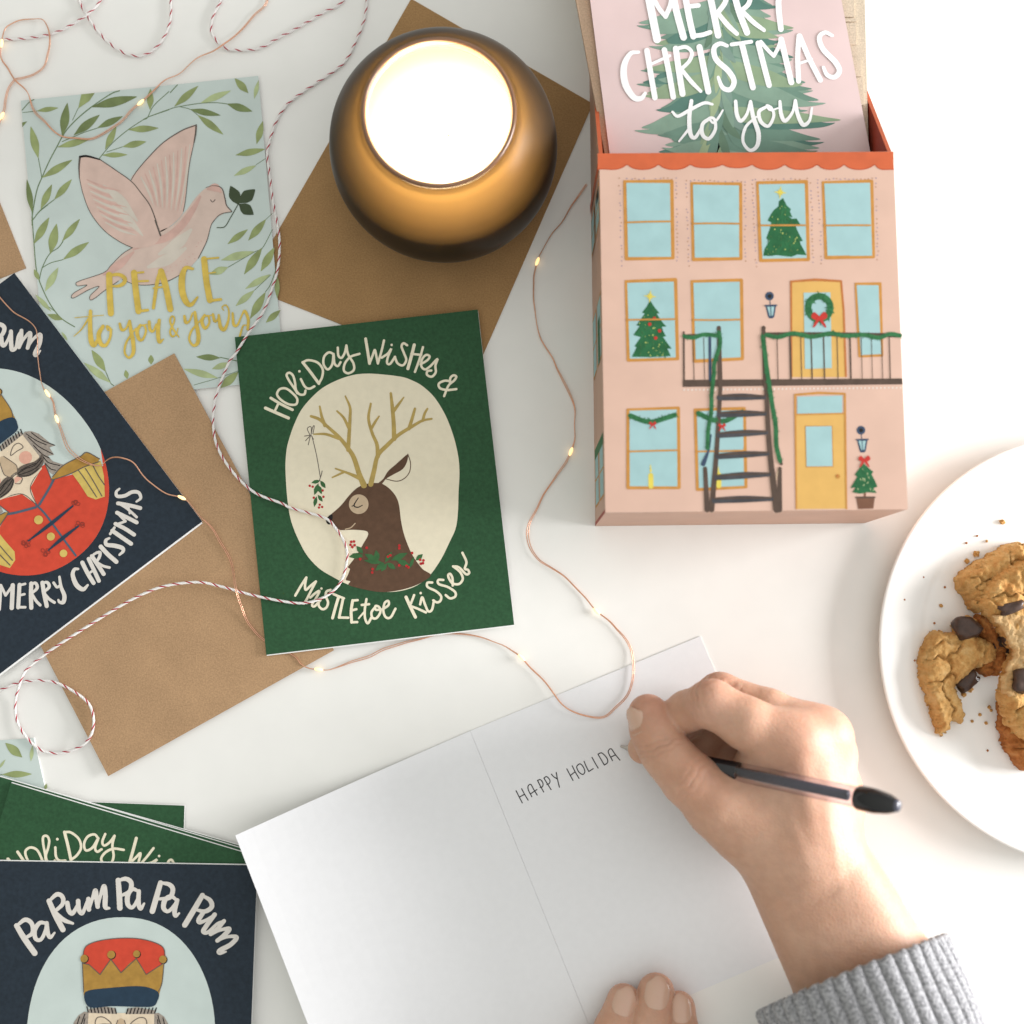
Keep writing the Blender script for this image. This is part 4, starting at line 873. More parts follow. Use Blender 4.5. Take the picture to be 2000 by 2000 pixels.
for (tx, ty), sd in allt:
    ox = 830+(-1 if not sd else 1)*r.uniform(0, 60); oy = ty-r.uniform(40, 150)*(.6+.8*abs(tx-830)/700)
    for k in range(2):
        jx, jy = r.uniform(-30, 30)*k, r.uniform(20, 55)*k; m = r.choice(TG[:4]) if abs(tx-830) > 380 else r.choice(TG)
        A.fill(mb, T4(*[(ox, oy-30+jy), (ox+(tx-ox)*.5, oy+(ty-oy)*.42-36+jy), (ox+(tx-ox)*.85, oy+(ty-oy)*.86-16+jy), (tx+jx*2*(-1 if sd else 1)*abs(1), ty+jy*.5), (ox+(tx-ox)*.8, oy+(ty-oy)*.92+22+jy), (ox+(tx-ox)*.4, oy+(ty-oy)*.6+58+jy), (ox, oy+70+jy)]), m, 1+r.random()*3)
for k in range(44):
    y = -330+k*36; w = 60+160*(k % 5)/5; sd = -1 if k % 2 else 1; x = 830+r.uniform(-30, 30)
    L = 130+r.uniform(0, 120)+max(0, y)*.06; an = r.uniform(.15, .9)
    A.fill(mb, T4((x, y-60), (x+sd*L*.5*math.sin(an)+26*sd, y+L*.4), (x+sd*L*math.sin(an), y+L*math.cos(an)+60), (x+sd*L*.45*math.sin(an)-30*sd, y+L*.55)), r.choice(TG[1:]), 4+r.random()*2)
mb.build('fir_tree', proot)
mb = MB(); WH = mat('print_white_lettering', (0.86, 0.86, 0.86), 0.55, 0.02, 300); q = 4.025
def ws(pts, w): A.stroke(mb, T4(*pts), [x/q for x in w] if isinstance(w, list) else w/q, WH, 7)
ws([(245,-150),(285,60),(335,312)],62); ws([(285,-60),(345,60),(402,132)],36); ws([(402,132),(440,40),(455,-60)],38); ws([(440,-150),(485,80),(543,295)],54)
ws([(530,-170),(585,130),(620,288)],50); ws([(540,-160),(650,-190)],34); ws([(570,55),(660,45)],36); ws([(622,284),(690,276),(752,256)],36)
ws([(720,-170),(770,60),(815,280)],52); ws([(725,-165),(830,-170),(880,-70),(870,20),(805,110)],40); ws([(812,105),(890,200),(962,268)],[36,40,34])
ws([(910,-170),(975,80),(1042,258)],50); ws([(915,-165),(1020,-160),(1065,-60),(1055,30),(990,92)],38); ws([(1000,85),(1090,175),(1175,240)],[34,38,30])
ws([(1150,-180),(1230,-90),(1285,-10)],40); ws([(1370,-200),(1300,-40),(1290,60),(1308,232)],[40,44,46,44])
ws([(190,412),(125,425),(75,525),(85,660),(150,765),(210,775),(242,735)],[26,36,50,54,48,40,26])
ws([(255,400),(285,580),(318,770)],44); ws([(392,395),(430,580),(462,765)],44); ws([(290,505),(435,440)],24)
ws([(482,385),(508,570),(535,740)],48); ws([(478,388),(560,372),(608,415),(588,482),(520,550)],30); ws([(525,545),(600,640),(678,720)],[30,34,26])
ws([(668,372),(702,540),(738,722)],48); ws([(885,362),(830,345),(782,382),(800,470),(895,560),(940,640),(910,705),(850,690),(815,610)],[28,34,40,44,44,42,40,36,26])
ws([(920,352),(1075,330)],30); ws([(1002,350),(1045,520),(1088,690)],46); ws([(1130,342),(1170,500),(1215,672)],44); ws([(1150,330),(1205,395),(1252,442)],30); ws([(1252,442),(1290,370),(1308,310)],30); ws([(1310,312),(1350,480),(1390,650)],46)
ws([(1450,285),(1440,450),(1447,640)],40); ws([(1455,285),(1530,460),(1618,632)],42); ws([(1440,505),(1550,468)],22); ws([(1712,282),(1655,258),(1610,298),(1640,390),(1735,490),(1768,560),(1730,608),(1672,592),(1642,532)],[26,32,38,42,44,42,38,34,26])
ws([(605,795),(588,930),(598,1055),(635,1082),(692,990)],[30,34,34,28,20]); ws([(770,822),(705,812),(600,862),(500,915),(456,882)],[20,26,28,26,20]); ws([(508,1112),(590,1010)],[16,24])
ws([(748,932),(692,980),(692,1060),(742,1092),(792,1020),(785,940),(748,930),(775,968),(815,930),(852,868)],[26,30,32,28,26,24,20,18,20,14])
ws([(952,798),(962,900),(992,952),(1040,900),(1068,800)],[28,32,30,24,22]); ws([(1070,800),(1090,920),(1132,1050),(1120,1150),(1062,1182),(1010,1110),(1032,1000),(1115,920)],[26,34,36,32,26,24,24,16])
ws([(1192,842),(1135,882),(1152,960),(1210,992),(1252,912),(1232,850),(1195,830),(1225,868),(1292,850)],[24,30,30,26,24,22,18,18,12])
ws([(1300,800),(1310,900),(1342,952),(1400,882),(1420,792)],[24,32,30,22,22]); ws([(1422,792),(1440,900),(1482,982),(1532,950),(1552,852)],[24,32,34,24,18])
mb.build('lettering', proot)
INKF[0] = 1.2
# ================================================================== lathe helper and the lit candle
def lathe(mb, prof, cx, cy, m, N=96, z0=0.0, ellip=1.0):
    vs = []; fs = []
    for r_, z_ in prof:
        for i in range(N):
            a = 2*math.pi*i/N; vs.append((cx+r_*MM*math.cos(a), cy+r_*MM*math.sin(a), (z0+z_)*MM))
    for j in range(len(prof)-1):
        for i in range(N):
            fs.append((j*N+i, j*N+(i+1) % N, (j+1)*N+(i+1) % N, (j+1)*N+i))
    mb.add(vs, fs, m)
def spline_prof(p, k=6):
    return [(a/10, b/10) for a, b in cr([(x*10, y*10) for x, y in p], False, 10/k)]
cz = 0.85
RIMZ, MIDZ = 71.0, 31.0
cc = (P(862.5, 286, MIDZ)+P(861.5, 222, RIMZ))/2
root = empty('candle', (cc.x, cc.y, cz*MM), 'lit candle in a round smoky amber glass bowl standing on a kraft envelope', 'candle')
AG = bpy.data.materials.new('amber_frosted_glass'); AG.use_nodes = True
n = AG.node_tree.nodes; l = AG.node_tree.links; n.clear()
out = n.new('ShaderNodeOutputMaterial'); tr = n.new('ShaderNodeBsdfTranslucent'); tr.inputs['Color'].default_value = (0.34, 0.225, 0.095, 1)
df = n.new('ShaderNodeBsdfDiffuse'); df.inputs['Color'].default_value = (0.034, 0.021, 0.011, 1)
lw_ = n.new('ShaderNodeLayerWeight'); lw_.inputs['Blend'].default_value = 0.5
iv = n.new('ShaderNodeMath'); iv.operation = 'SUBTRACT'; iv.inputs[0].default_value = 1.0; l.new(lw_.outputs['Facing'], iv.inputs[1])
pz = n.new('ShaderNodeMath'); pz.operation = 'POWER'; pz.inputs[1].default_value = 3.1; l.new(iv.outputs[0], pz.inputs[0])     # long light path through the glass wall at grazing angles
rm = n.new('ShaderNodeMath'); rm.operation = 'MULTIPLY'; rm.inputs[1].default_value = .82; l.new(pz.outputs[0], rm.inputs[0])
mx = n.new('ShaderNodeMixShader'); l.new(rm.outputs[0], mx.inputs[0]); l.new(df.outputs[0], mx.inputs[1]); l.new(tr.outputs[0], mx.inputs[2])
gl = n.new('ShaderNodeBsdfGlossy'); gl.inputs['Roughness'].default_value = 0.34
fr = n.new('ShaderNodeFresnel'); fr.inputs['IOR'].default_value = 1.3
m2 = n.new('ShaderNodeMixShader'); fm = n.new('ShaderNodeMath'); fm.operation = 'MULTIPLY'; fm.inputs[1].default_value = .5; l.new(fr.outputs[0], fm.inputs[0]); l.new(fm.outputs[0], m2.inputs[0]); l.new(mx.outputs[0], m2.inputs[1]); l.new(gl.outputs[0], m2.inputs[2]); l.new(m2.outputs[0], out.inputs[0])
RIM = mat('amber_glass_rim', (0.17, 0.085, 0.045), 0.22, 0.05, 100, spec=0.6)
mb = MB()
lathe(mb, [(0.0, 0.0)]+spline_prof([(30, 0.0), (38, 3), (44, 10), (47.6, 20), (48.8, 31), (47.4, 43), (44, 52), (40, 59.2), (36, 64.4), (32.8, 67.2), (31, 68.2)], 8), cc.x, cc.y, AG, 120, cz)
mb.build('glass_bowl', root, smooth=True)
mb = MB(); ring = [(30.3+1.0*math.cos(a), RIMZ-1.4+1.3*math.sin(a)) for a in np.linspace(0, 2*math.pi, 17)]
lathe(mb, ring, cc.x, cc.y, RIM, 120, cz); mb.build('rim', root, smooth=True)
INN = mat('inner_glass_wall', (0.82, 0.58, 0.30), 0.25, 0.02, 80, spec=.5)  # bright amber base colour stands in for wax glow on the glass
mb = MB(); lathe(mb, [(30.0, 70.6), (28.9, 69), (28.7, 66.6), (29.6, 66.0)], cc.x, cc.y, INN, 96, cz); mb.build('inner_wall', root, smooth=True)
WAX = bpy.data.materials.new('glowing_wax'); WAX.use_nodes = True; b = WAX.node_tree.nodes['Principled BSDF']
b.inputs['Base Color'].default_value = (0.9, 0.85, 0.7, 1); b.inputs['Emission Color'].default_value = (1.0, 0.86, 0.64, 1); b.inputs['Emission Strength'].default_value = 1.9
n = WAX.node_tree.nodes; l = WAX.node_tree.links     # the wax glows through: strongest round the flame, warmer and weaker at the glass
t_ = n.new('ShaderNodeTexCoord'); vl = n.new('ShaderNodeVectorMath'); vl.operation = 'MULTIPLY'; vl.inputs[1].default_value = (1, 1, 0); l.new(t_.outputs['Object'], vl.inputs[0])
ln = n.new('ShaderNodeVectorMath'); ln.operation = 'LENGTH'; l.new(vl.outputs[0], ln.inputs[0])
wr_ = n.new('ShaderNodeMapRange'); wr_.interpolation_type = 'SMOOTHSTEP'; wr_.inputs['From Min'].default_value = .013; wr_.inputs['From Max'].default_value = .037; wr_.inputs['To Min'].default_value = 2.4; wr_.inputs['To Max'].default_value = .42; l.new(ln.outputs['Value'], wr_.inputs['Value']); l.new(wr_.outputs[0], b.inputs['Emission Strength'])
mb = MB(); wz = 46.0
lathe(mb, [(0.0, wz-1.0), (6, wz-.8), (30, wz-.4), (40, wz), (41.6, wz+.4)], cc.x, cc.y, WAX, 96, cz)
lathe(mb, [(41.6, wz+.4), (43, wz-3), (45.5, 38), (46, 31), (44, 18), (38, 7), (28, 3), (0, 2.5)], cc.x, cc.y, mat('wax_body', (.5, .42, .28), .6, .03, 60), 96, cz); mb.build('wax', root, smooth=True)
mb = MB(); fx = P(874, 250, wz+8)
lathe(mb, [(0.7, wz-2), (0.6, wz+3.6), (0.3, wz+4.2), (0.0, wz+4.3)], fx.x, fx.y, mat('wick_black', (.6, .5, .4), .9, 0), 10, cz); mb.build('wick', root, smooth=True)
FL = bpy.data.materials.new('flame_glow'); FL.use_nodes = True; nn = FL.node_tree.nodes; nn.clear(); o_ = nn.new('ShaderNodeOutputMaterial'); e_ = nn.new('ShaderNodeEmission'); e_.inputs[0].default_value = (1, .72, .36, 1); e_.inputs[1].default_value = 25; FL.node_tree.links.new(e_.outputs[0], o_.inputs[0])
mb = MB(); lathe(mb, [(0.0, wz+3.4), (1.9, wz+5), (2.4, wz+9), (1.7, wz+13), (.7, wz+17), (0, wz+19)], fx.x, fx.y, FL, 20, cz); mb.build('flame', root, smooth=True)
pl = bpy.data.lights.new('flame_light', 'POINT'); pl.energy = 0.26; pl.color = (1, .70, .36); pl.shadow_soft_size = .004
po = bpy.data.objects.new('flame_light', pl); COL.objects.link(po); po.location = (fx.x, fx.y, (cz+wz+12)*MM); 

# ================================================================== open card being written
FT, FB = (918.5, 1427.5), (1159, 2023)
RT, RB = (1367.5, 1242.5), (1608, 1846)
f0, f1 = P(*FT, 0.5), P(*FB, 0.5); r0 = P(*RT, 0.4); wv = r0-f0
r1 = f1+wv*1.0
croot = empty('open_card', ((f0.x+f1.x)/2, (f0.y+f1.y)/2, 0), 'blank white folded card lying open with handwriting on its right page', 'greeting card')
def sheet(name, fa, fb, wvec, heights, thick):
    N = len(heights)-1; mb = MB(); top = []; bot = []
    L = wvec.length; u = wvec.normalized(); x = 0.0; pts = [(0.0, heights[0])]
    for i in range(1, N+1):
        dh = (heights[i]-heights[i-1])*MM; ds = L/N; x += math.sqrt(max(ds*ds-dh*dh, 1e-12)); pts.append((x, heights[i]))
    vs = []
    for d, h in pts:
        for e in (fa, fb): vs.append(Vector((e.x+u.x*d, e.y+u.y*d, h*MM)))
    n0 = len(vs); vs += [v-Vector((0, 0, thick*MM)) for v in vs]; fs = []
    for i in range(N):
        a = 2*i; fs += [(a, a+1, a+3, a+2), (n0+a+2, n0+a+3, n0+a+1, n0+a), (a, a+2, n0+a+2, n0+a), (a+3, a+1, n0+a+1, n0+a+3)]
    fs += [(1, 0, n0, n0+1), (2*N, 2*N+1, n0+2*N+1, n0+2*N)]
    mb.add(vs, fs, WHITE); o = mb.build(name, croot)
    bmx = bmesh.new(); bmx.from_mesh(o.data); bmesh.ops.recalc_face_normals(bmx, faces=bmx.faces); bmx.to_mesh(o.data); bmx.free()
    return o
g = wv.normalized()*0.00004
sheet('right_page', f0+g, f1+g, wv, [.45, .45, .45, .45, .45, .45], .35)
lw = P(475.5, 1624, 13)-f0; lw.z = 0
hs = [.6+15.5*(t**2.3) for t in np.linspace(0, 1, 17)]
lp = sheet('left_page', f0-g, f1-g, lw.normalized()*wv.length, hs, .35)
for p_ in lp.data.polygons: p_.use_smooth = False
A = Art(lambda x, y, _: P(x, y, 0.46), 0.49); T5 = lambda *p: T(980, 1400, 6.44, p); PEN = mat('pen_ink_black', (0.03, 0.028, 0.03), 0.5, 0.1, 2000)
mb = MB()
def hw(pts, c=False): A.stroke(mb, T5(*pts), 2.0, PEN, 1, closed=c)
for p_ in ([(180,930),(215,1000),(258,1082)],[(250,905),(290,980),(332,1048)],[(222,1010),(285,975)],[(378,1005),(335,920),(332,870),(365,850),(400,910),(446,985)],[(368,965),(442,915)],[(450,800),(485,870),(527,945)],[(450,802),(485,790),(518,835),(512,878),(482,888)],[(530,770),(575,845),(620,915)],[(530,772),(565,752),(604,795),(600,835),(568,852)],[(625,722),(655,755),(692,778)],[(685,700),(702,790),(725,885)],[(818,655),(855,725),(896,800)],[(885,615),(925,695),(972,775)],[(862,738),(922,692)],[(1035,560),(1062,625),(1095,688)],[(1095,688),(1150,652)],[(1135,510),(1170,575),(1212,645)],[(1210,470),(1248,535),(1290,607)],[(1210,470),(1258,455),(1322,520),(1330,575),(1290,607)],[(1392,550),(1345,460),(1342,425),(1375,402),(1425,470),(1486,545)],[(1372,508),(1430,478)]): hw(p_)
hw([(945,620),(985,592),(1025,630),(1045,690),(1020,725),(975,700),(948,655)], True)
mb.build('handwriting', croot)

# ================================================================== ballpoint pen
PT, PE_Z = P(1212, 1458, 0.75), 97.0
pe = P(1757, 1575, PE_Z); ax = (pe-PT); PL = ax.length; ax.normalize()
proot2 = empty('pen', PT, 'clear ballpoint pen with a black end cap held in the hand', 'pen')
up = Vector((0, 0, 1)); e1 = ax.cross(up).normalized(); e2 = e1.cross(ax)
def tubeprof(prof, m, name, N=28):
    mb = MB(); vs = []; fs = []
    for d, r_ in prof:
        for i in range(N):
            a = 2*math.pi*i/N; vs.append(PT+ax*(d*MM)+(e1*math.cos(a)+e2*math.sin(a))*(r_*MM))
    for j in range(len(prof)-1):
        for i in range(N): fs.append((j*N+i, j*N+(i+1) % N, (j+1)*N+(i+1) % N, (j+1)*N+i))
    mb.add(vs, fs, m); o = mb.build(name, proot2, smooth=True)
    bmx = bmesh.new(); bmx.from_mesh(o.data); bmesh.ops.recalc_face_normals(bmx, faces=bmx.faces); bmx.to_mesh(o.data); bmx.free(); return o
PLm = PL/MM
CLR = bpy.data.materials.new('clear_plastic'); CLR.use_nodes = True; n = CLR.node_tree.nodes; l = CLR.node_tree.links; n.clear()
o_ = n.new('ShaderNodeOutputMaterial'); tp = n.new('ShaderNodeBsdfTransparent'); tp.inputs[0].default_value = (.93, .92, .96, 1); gl = n.new('ShaderNodeBsdfGlossy'); gl.inputs['Roughness'].default_value = .12
fr = n.new('ShaderNodeLayerWeight'); pw_ = n.new('ShaderNodeMath'); pw_.operation = 'POWER'; pw_.inputs[1].default_value = 4; l.new(fr.outputs['Facing'], pw_.inputs[0]); ml = n.new('ShaderNodeMath'); ml.operation = 'MULTIPLY_ADD'; ml.inputs[1].default_value = .45; ml.inputs[2].default_value = .12; l.new(pw_.outputs[0], ml.inputs[0]); mx = n.new('ShaderNodeMixShader'); l.new(ml.outputs[0], mx.inputs[0]); tm = n.new('ShaderNodeMix'); tm.data_type = 'RGBA'; l.new(pw_.outputs[0], tm.inputs['Factor']); tm.inputs['A'].default_value = (.92, .90, .95, 1); tm.inputs['B'].default_value = (.34, .32, .38, 1); l.new(tm.outputs['Result'], tp.inputs[0]); l.new(tp.outputs[0], mx.inputs[1]); l.new(gl.outputs[0], mx.inputs[2]); l.new(mx.outputs[0], o_.inputs[0])
METAL = mat('pen_tip_metal', (0.62, 0.58, 0.52), 0.3, 0.05, 500, metal=1.0); BLKP = mat('black_plastic', (0.010, 0.010, 0.012), 0.12, 0, spec=0.55); INKT = mat('ink_tube', (0.045, 0.043, 0.065), 0.3, 0.1, 400)
tubeprof([(0, .3), (.4, .5), (3, .8), (3.4, 1.1), (8, 1.9), (9, 2.2)], METAL, 'tip', 18)
tubeprof([(9, 2.2), (9.2, 2.6), (16, 3.3), (63, 3.8), (63.3, 3.4), (63.4, 0)], BLKP, 'grip')
tubeprof([(63.5, 3.7), (70, 3.8), (PLm-17.2, 3.9)], CLR, 'barrel')
tubeprof([(63.6, 0), (63.6, 2.0), (PLm-21.5, 2.0), (PLm-21.4, 0)], INKT, 'refill', 18)
tubeprof([(PLm-17.2, 0), (PLm-17.2, 4.3), (PLm-16.4, 4.7), (PLm-10, 4.6), (PLm-4.5, 3.7), (PLm-1.6, 2.6), (PLm-1.2, 2.4)], BLKP, 'end_cap')
tubeprof([(PLm-1.2, 2.4), (PLm-.3, 2.0), (PLm, 1.2), (PLm, 0)], mat('dark_plug', (.05, .052, .075), .3, 0, spec=.6), 'end_plug')

# ================================================================== plate with broken cookies
pc = P(2138, 1266, 9.0); pc = Vector((pc.x, pc.y, 0)); RR = (P(1717, 1266, 9.0)-Vector((pc.x, pc.y, 9.0*MM))).length/MM
CER = mat('white_glazed_ceramic', (0.82, 0.815, 0.79), 0.18, 0.01, 40, spec=0.5)
proot3 = empty('plate', pc, 'white ceramic plate with a raised rim, cut by the right edge', 'plate')
mb = MB()
kk = RR/110
prof = spline_prof([(0, 3.2), (45*kk, 3.2), (74*kk, 3.4), (84*kk, 4.2), (89*kk, 5.4), (94*kk, 6.8), (101*kk, 8.0), (RR-2.5, 9.1), (RR-.6, 9.2), (RR, 8.6), (RR-1.2, 7.6), (101*kk, 6.0), (93*kk, 4.2), (86*kk, 2.0), (70*kk, 1.2), (66*kk, .1), (62*kk, .1), (60*kk, 1.4), (0, 1.4)], 3)
lathe(mb, prof, pc.x, pc.y, CER, 160); mb.build('dish', proot3, smooth=True)

def vnoise(X, Y, s, seed):
    r = np.random.default_rng(seed); g_ = r.random((256, 256)); x, y = X*s, Y*s
    xi, yi = np.floor(x).astype(int), np.floor(y).astype(int); fx_, fy_ = x-xi, y-yi; fx_ = fx_*fx_*(3-2*fx_); fy_ = fy_*fy_*(3-2*fy_)
    G_ = lambda a, b: g_[a % 256, b % 256]
    return (G_(xi, yi)*(1-fx_)+G_(xi+1, yi)*fx_)*(1-fy_)+(G_(xi, yi+1)*(1-fx_)+G_(xi+1, yi+1)*fx_)*fy_
def cookmat(name, a, b_, c_):
    m = bpy.data.materials.new(name); m.use_nodes = True; n = m.node_tree.nodes; l = m.node_tree.links; b = n['Principled BSDF']
    b.inputs['Roughness'].default_value = .8; b.inputs['Specular IOR Level'].default_value = .25
    t = n.new('ShaderNodeTexCoord'); nz = n.new('ShaderNodeTexNoise'); nz.inputs['Scale'].default_value = 150; nz.inputs['Detail'].default_value = 9; nz.inputs['Roughness'].default_value = .75; l.new(t.outputs['Object'], nz.inputs['Vector'])
    cr_ = n.new('ShaderNodeValToRGB'); cr_.color_ramp.elements[0].position = .32; cr_.color_ramp.elements[0].color = a+(1,); cr_.color_ramp.elements[1].position = .66; cr_.color_ramp.elements[1].color = c_+(1,)
    e = cr_.color_ramp.elements.new(.5); e.color = b_+(1,); l.new(nz.outputs['Fac'], cr_.inputs[0]); l.new(cr_.outputs[0], b.inputs['Base Color'])
    n2 = n.new('ShaderNodeTexNoise'); n2.inputs['Scale'].default_value = 700; n2.inputs['Detail'].default_value = 8; l.new(t.outputs['Object'], n2.inputs['Vector'])
    bp = n.new('ShaderNodeBump'); bp.inputs['Strength'].default_value = .8; bp.inputs['Distance'].default_value = .0009; l.new(n2.outputs['Fac'], bp.inputs['Height']); l.new(bp.outputs[0], b.inputs['Normal'])
    return m
COOK = cookmat('cookie_crust', C(182,126,66), C(208,162,98), C(222,184,126)); CRUMB = cookmat('cookie_crumb', C(190,140,84), C(212,174,122), C(226,196,150)); BRNC = cookmat('cookie_brown', C(140,82,38), C(172,108,54), C(196,136,76))
CHOC = mat('chocolate', (0.055, 0.030, 0.021), 0.4, 0.3, 400, bump=.2, bscale=700, spec=.4)
def slab_cookie(poly, zb, Th, m, seed, edge=5.0, h=0.5, lump=1.0, crack=2.4, ncell=9, zp=8):
    W = [P(x, y, zb+Th*.5) for x, y in poly]; px_ = np.array([p.x for p in W])/MM; py_ = np.array([p.y for p in W])/MM
    xs = np.arange(px_.min()-2, px_.max()+2, h); ys = np.arange(py_.min()-2, py_.max()+2, h); X, Y = np.meshgrid(xs, ys, indexing='ij')
    jx = (vnoise(X, Y, .5, seed)-.5)*1.6+(vnoise(X, Y, 1.3, seed+1)-.5)*1.0; jy = (vnoise(X, Y, .5, seed+2)-.5)*1.6+(vnoise(X, Y, 1.3, seed+3)-.5)*1.0
    XX, YY = X+jx, Y+jy; ins = np.zeros(X.shape, bool); D = np.full(X.shape, 1e9); n = len(px_)
    for i in range(n):
        xa, ya, xb, yb = px_[i], py_[i], px_[(i+1) % n], py_[(i+1) % n]
        with np.errstate(divide='ignore', invalid='ignore'):
            c = ((ya > YY) != (yb > YY)) & (XX < (xb-xa)*(YY-ya)/(yb-ya)+xa)
        ins ^= c; dx, dy = xb-xa, yb-ya; t = np.clip(((XX-xa)*dx+(YY-ya)*dy)/(dx*dx+dy*dy+1e-9), 0, 1)
        D = np.minimum(D, np.hypot(XX-xa-t*dx, YY-ya-t*dy))
    d = np.where(ins, D, 0); e = np.clip(d/edge, 0, 1); H = Th*np.sqrt(np.clip(1-(1-e)**2, 0, 1))
    r = np.random.default_rng(seed); cx = r.uniform(px_.min(), px_.max(), ncell); cy = r.uniform(py_.min(), py_.max(), ncell)
    wx = X+(vnoise(X, Y, .35, seed+5)-.5)*4; wy = Y+(vnoise(X, Y, .35, seed+6)-.5)*4
    ds = np.sort(np.hypot(wx[..., None]-cx, wy[..., None]-cy), axis=-1); ridge = ds[..., 1]-ds[..., 0]
    H = H*(1-.03)+np.where(d > 0, (vnoise(X, Y, .16, seed+7)-.5)*lump*2+(vnoise(X, Y, .5, seed+8)-.5)*lump*.9+(vnoise(X, Y, 1.1, seed+9)-.5)*.6+(vnoise(X, Y, 2.0, seed+10)-.5)*.4, 0)*np.clip(e*1.6, 0, 1)
    H -= crack*np.exp(-(ridge/.6)**2)*e
    H = np.clip(H, 0.05, None); idx = -np.ones(X.shape, int); vs = []
    for i, j in zip(*np.nonzero(ins)): idx[i, j] = len(vs); vs.append((X[i, j]*MM, Y[i, j]*MM, (zb+H[i, j])*MM))
    fs = []
    for i in range(X.shape[0]-1):
        for j in range(X.shape[1]-1):
            q = (idx[i, j], idx[i+1, j], idx[i+1, j+1], idx[i, j+1])
            if min(q) >= 0: fs.append(q)
            else:
                k = [a for a in q if a >= 0]
                if len(k) == 3: fs.append(tuple(k))
    # walls down to the plate
    from collections import Counter
    ed = Counter(); dirn = {}
    for f in fs:
        for a in range(len(f)):
            p_, q_ = f[a], f[(a+1) % len(f)]; k = (min(p_, q_), max(p_, q_)); ed[k] += 1; dirn[k] = (p_, q_)
    low = {}
    for k, c in ed.items():
        if c == 1:
            p_, q_ = dirn[k]
            for a in (p_, q_):
                if a not in low: low[a] = len(vs); vs.append((vs[a][0], vs[a][1], (zb-.1)*MM))
            fs.append((q_, p_, low[p_], low[q_]))
    mb = MB(); mb.add(vs, fs, m); return mb
Z5 = lambda *p: T(1650, 850, 2.273, p)
def choc(root, x, y, zc, rx, ry, rz, seed, rot=0.0):
    bm_ = bmesh.new(); bmesh.ops.create_icosphere(bm_, subdivisions=3, radius=1); r = np.random.default_rng(seed); ph = r.uniform(0, 6, 6)
    c = P(*Z5((x, y))[0], zc)
    for v in bm_.verts:
        p = v.co; s = 1+.16*math.sin(3*p.x+ph[0])*math.sin(3*p.y+ph[1])+.1*math.sin(6*p.y+ph[2]+4*p.z)
        q = Vector((max(-.82, min(.82, p.x))*rx, max(-.8, min(.8, p.y))*ry, max(-.7, min(.7, p.z))*rz))*s
        v.co = Vector((q.x*math.cos(rot)-q.y*math.sin(rot), q.x*math.sin(rot)+q.y*math.cos(rot), q.z))*MM
    mb = MB(); mb.add([v.co+c for v in bm_.verts], [tuple(v.index for v in f.verts) for f in bm_.faces], CHOC); bm_.free()
    return mb.build('chocolate_chunk', root, smooth=True)
def cookie(label, poly, zb, Th, m, seed, cat='cookie', chunks=(), group='broken cookies on the plate', sm=True, **k):
    mb = slab_cookie(Z5(*poly), zb, Th, m, seed, **k); c = sum((Vector(v) for v in mb.v), Vector())/len(mb.v)
    root = empty('cookie', (c.x, c.y, zb*MM), label, cat, group); mb.build('dough', root, smooth=sm)
    for a in chunks: choc(root, *a)
    return root
cookie('half-eaten cookie piece with a crescent bite, nearest the left rim of the plate', [(332,1060),(328,1010),(345,935),(370,885),(410,862),(455,866),(480,878),(488,850),(515,822),(548,800),(585,806),(604,850),(590,890),(620,905),(660,918),(680,955),(668,1015),(632,1032),(592,1030),(560,1058),(525,1085),(495,1110),(512,1160),(525,1195),(542,1240),(527,1282),(482,1268),(470,1290),(465,1320),(430,1342),(412,1328),(392,1275),(368,1205),(352,1130),(335,1110)], 3.6, 11, COOK, 11, edge=4.6,
    chunks=((540,855,12.2,6.4,5.6,4.5,1,.2),(540,1088,8.5,6.2,4.2,4.5,2,.7),(432,1108,11.5,4.4,2.0,2,3,.1)))
cookie('rough cookie piece leaning behind the large cookie, farthest from the hand', [(500,640),(515,605),(560,585),(598,555),(655,522),(720,485),(770,470),(830,478),(900,500),(980,560),(1000,680),(900,730),(760,740),(640,760),(600,790),(560,765),(545,712),(515,680)], 3.6, 14, COOK, 23, edge=5, lump=1.8)
cookie('small brown cookie fragment between the crescent piece and the large cookie', [(580,800),(620,785),(660,830),(690,880),(720,950),(735,1020),(690,1060),(650,1075),(590,1050),(600,1000),(640,960),(620,905),(585,880)], 3.6, 9, BRNC, 31, edge=4, chunks=((690,930,8,4.8,4.4,4.5,4,.5),(702,1005,8,4.4,4.8,4.5,5,.1),(722,900,12,3.2,4.6,4,6,.3)))
cookie('dark-sided cookie piece under the large cookie, nearest the hand', [(688,1180),(740,1160),(830,1150),(930,1180),(980,1300),(930,1420),(840,1490),(790,1498),(765,1470),(738,1425),(705,1385),(690,1290)], 3.6, 10, BRNC, 41, edge=4)
cookie('large broken cookie with a pale crumbly side, cut by the right edge', [(582,755),(600,690),(640,640),(685,598),(740,565),(796,540),(880,520),(980,560),(1060,700),(1080,900),(1060,1150),(980,1330),(880,1400),(820,1380),(796,1350),(760,1330),(720,1290),(705,1230),(686,1160),(700,1080),(722,1010),(740,950),(700,880),(660,825),(615,785)], 11.5, 11, COOK, 57, edge=5, lump=1.9, chunks=((735,764,22.0,6.2,3.0,3.5,7,.35),(796,1092,22,6,6,5,8,.2),(880,900,22,6,6,4,9,.2)))
cookie('pale broken crumb face lying on the side of the large cookie', [(640,800),(700,790),(770,780),(840,800),(850,1000),(830,1140),(760,1180),(700,1150),(700,1080),(735,1000),(745,955),(715,890),(680,845)], 20.5, 2.4, CRUMB, 63, cat='cookie crumb', edge=3, lump=.9, crack=.6)
r = random.Random(9); k = 0
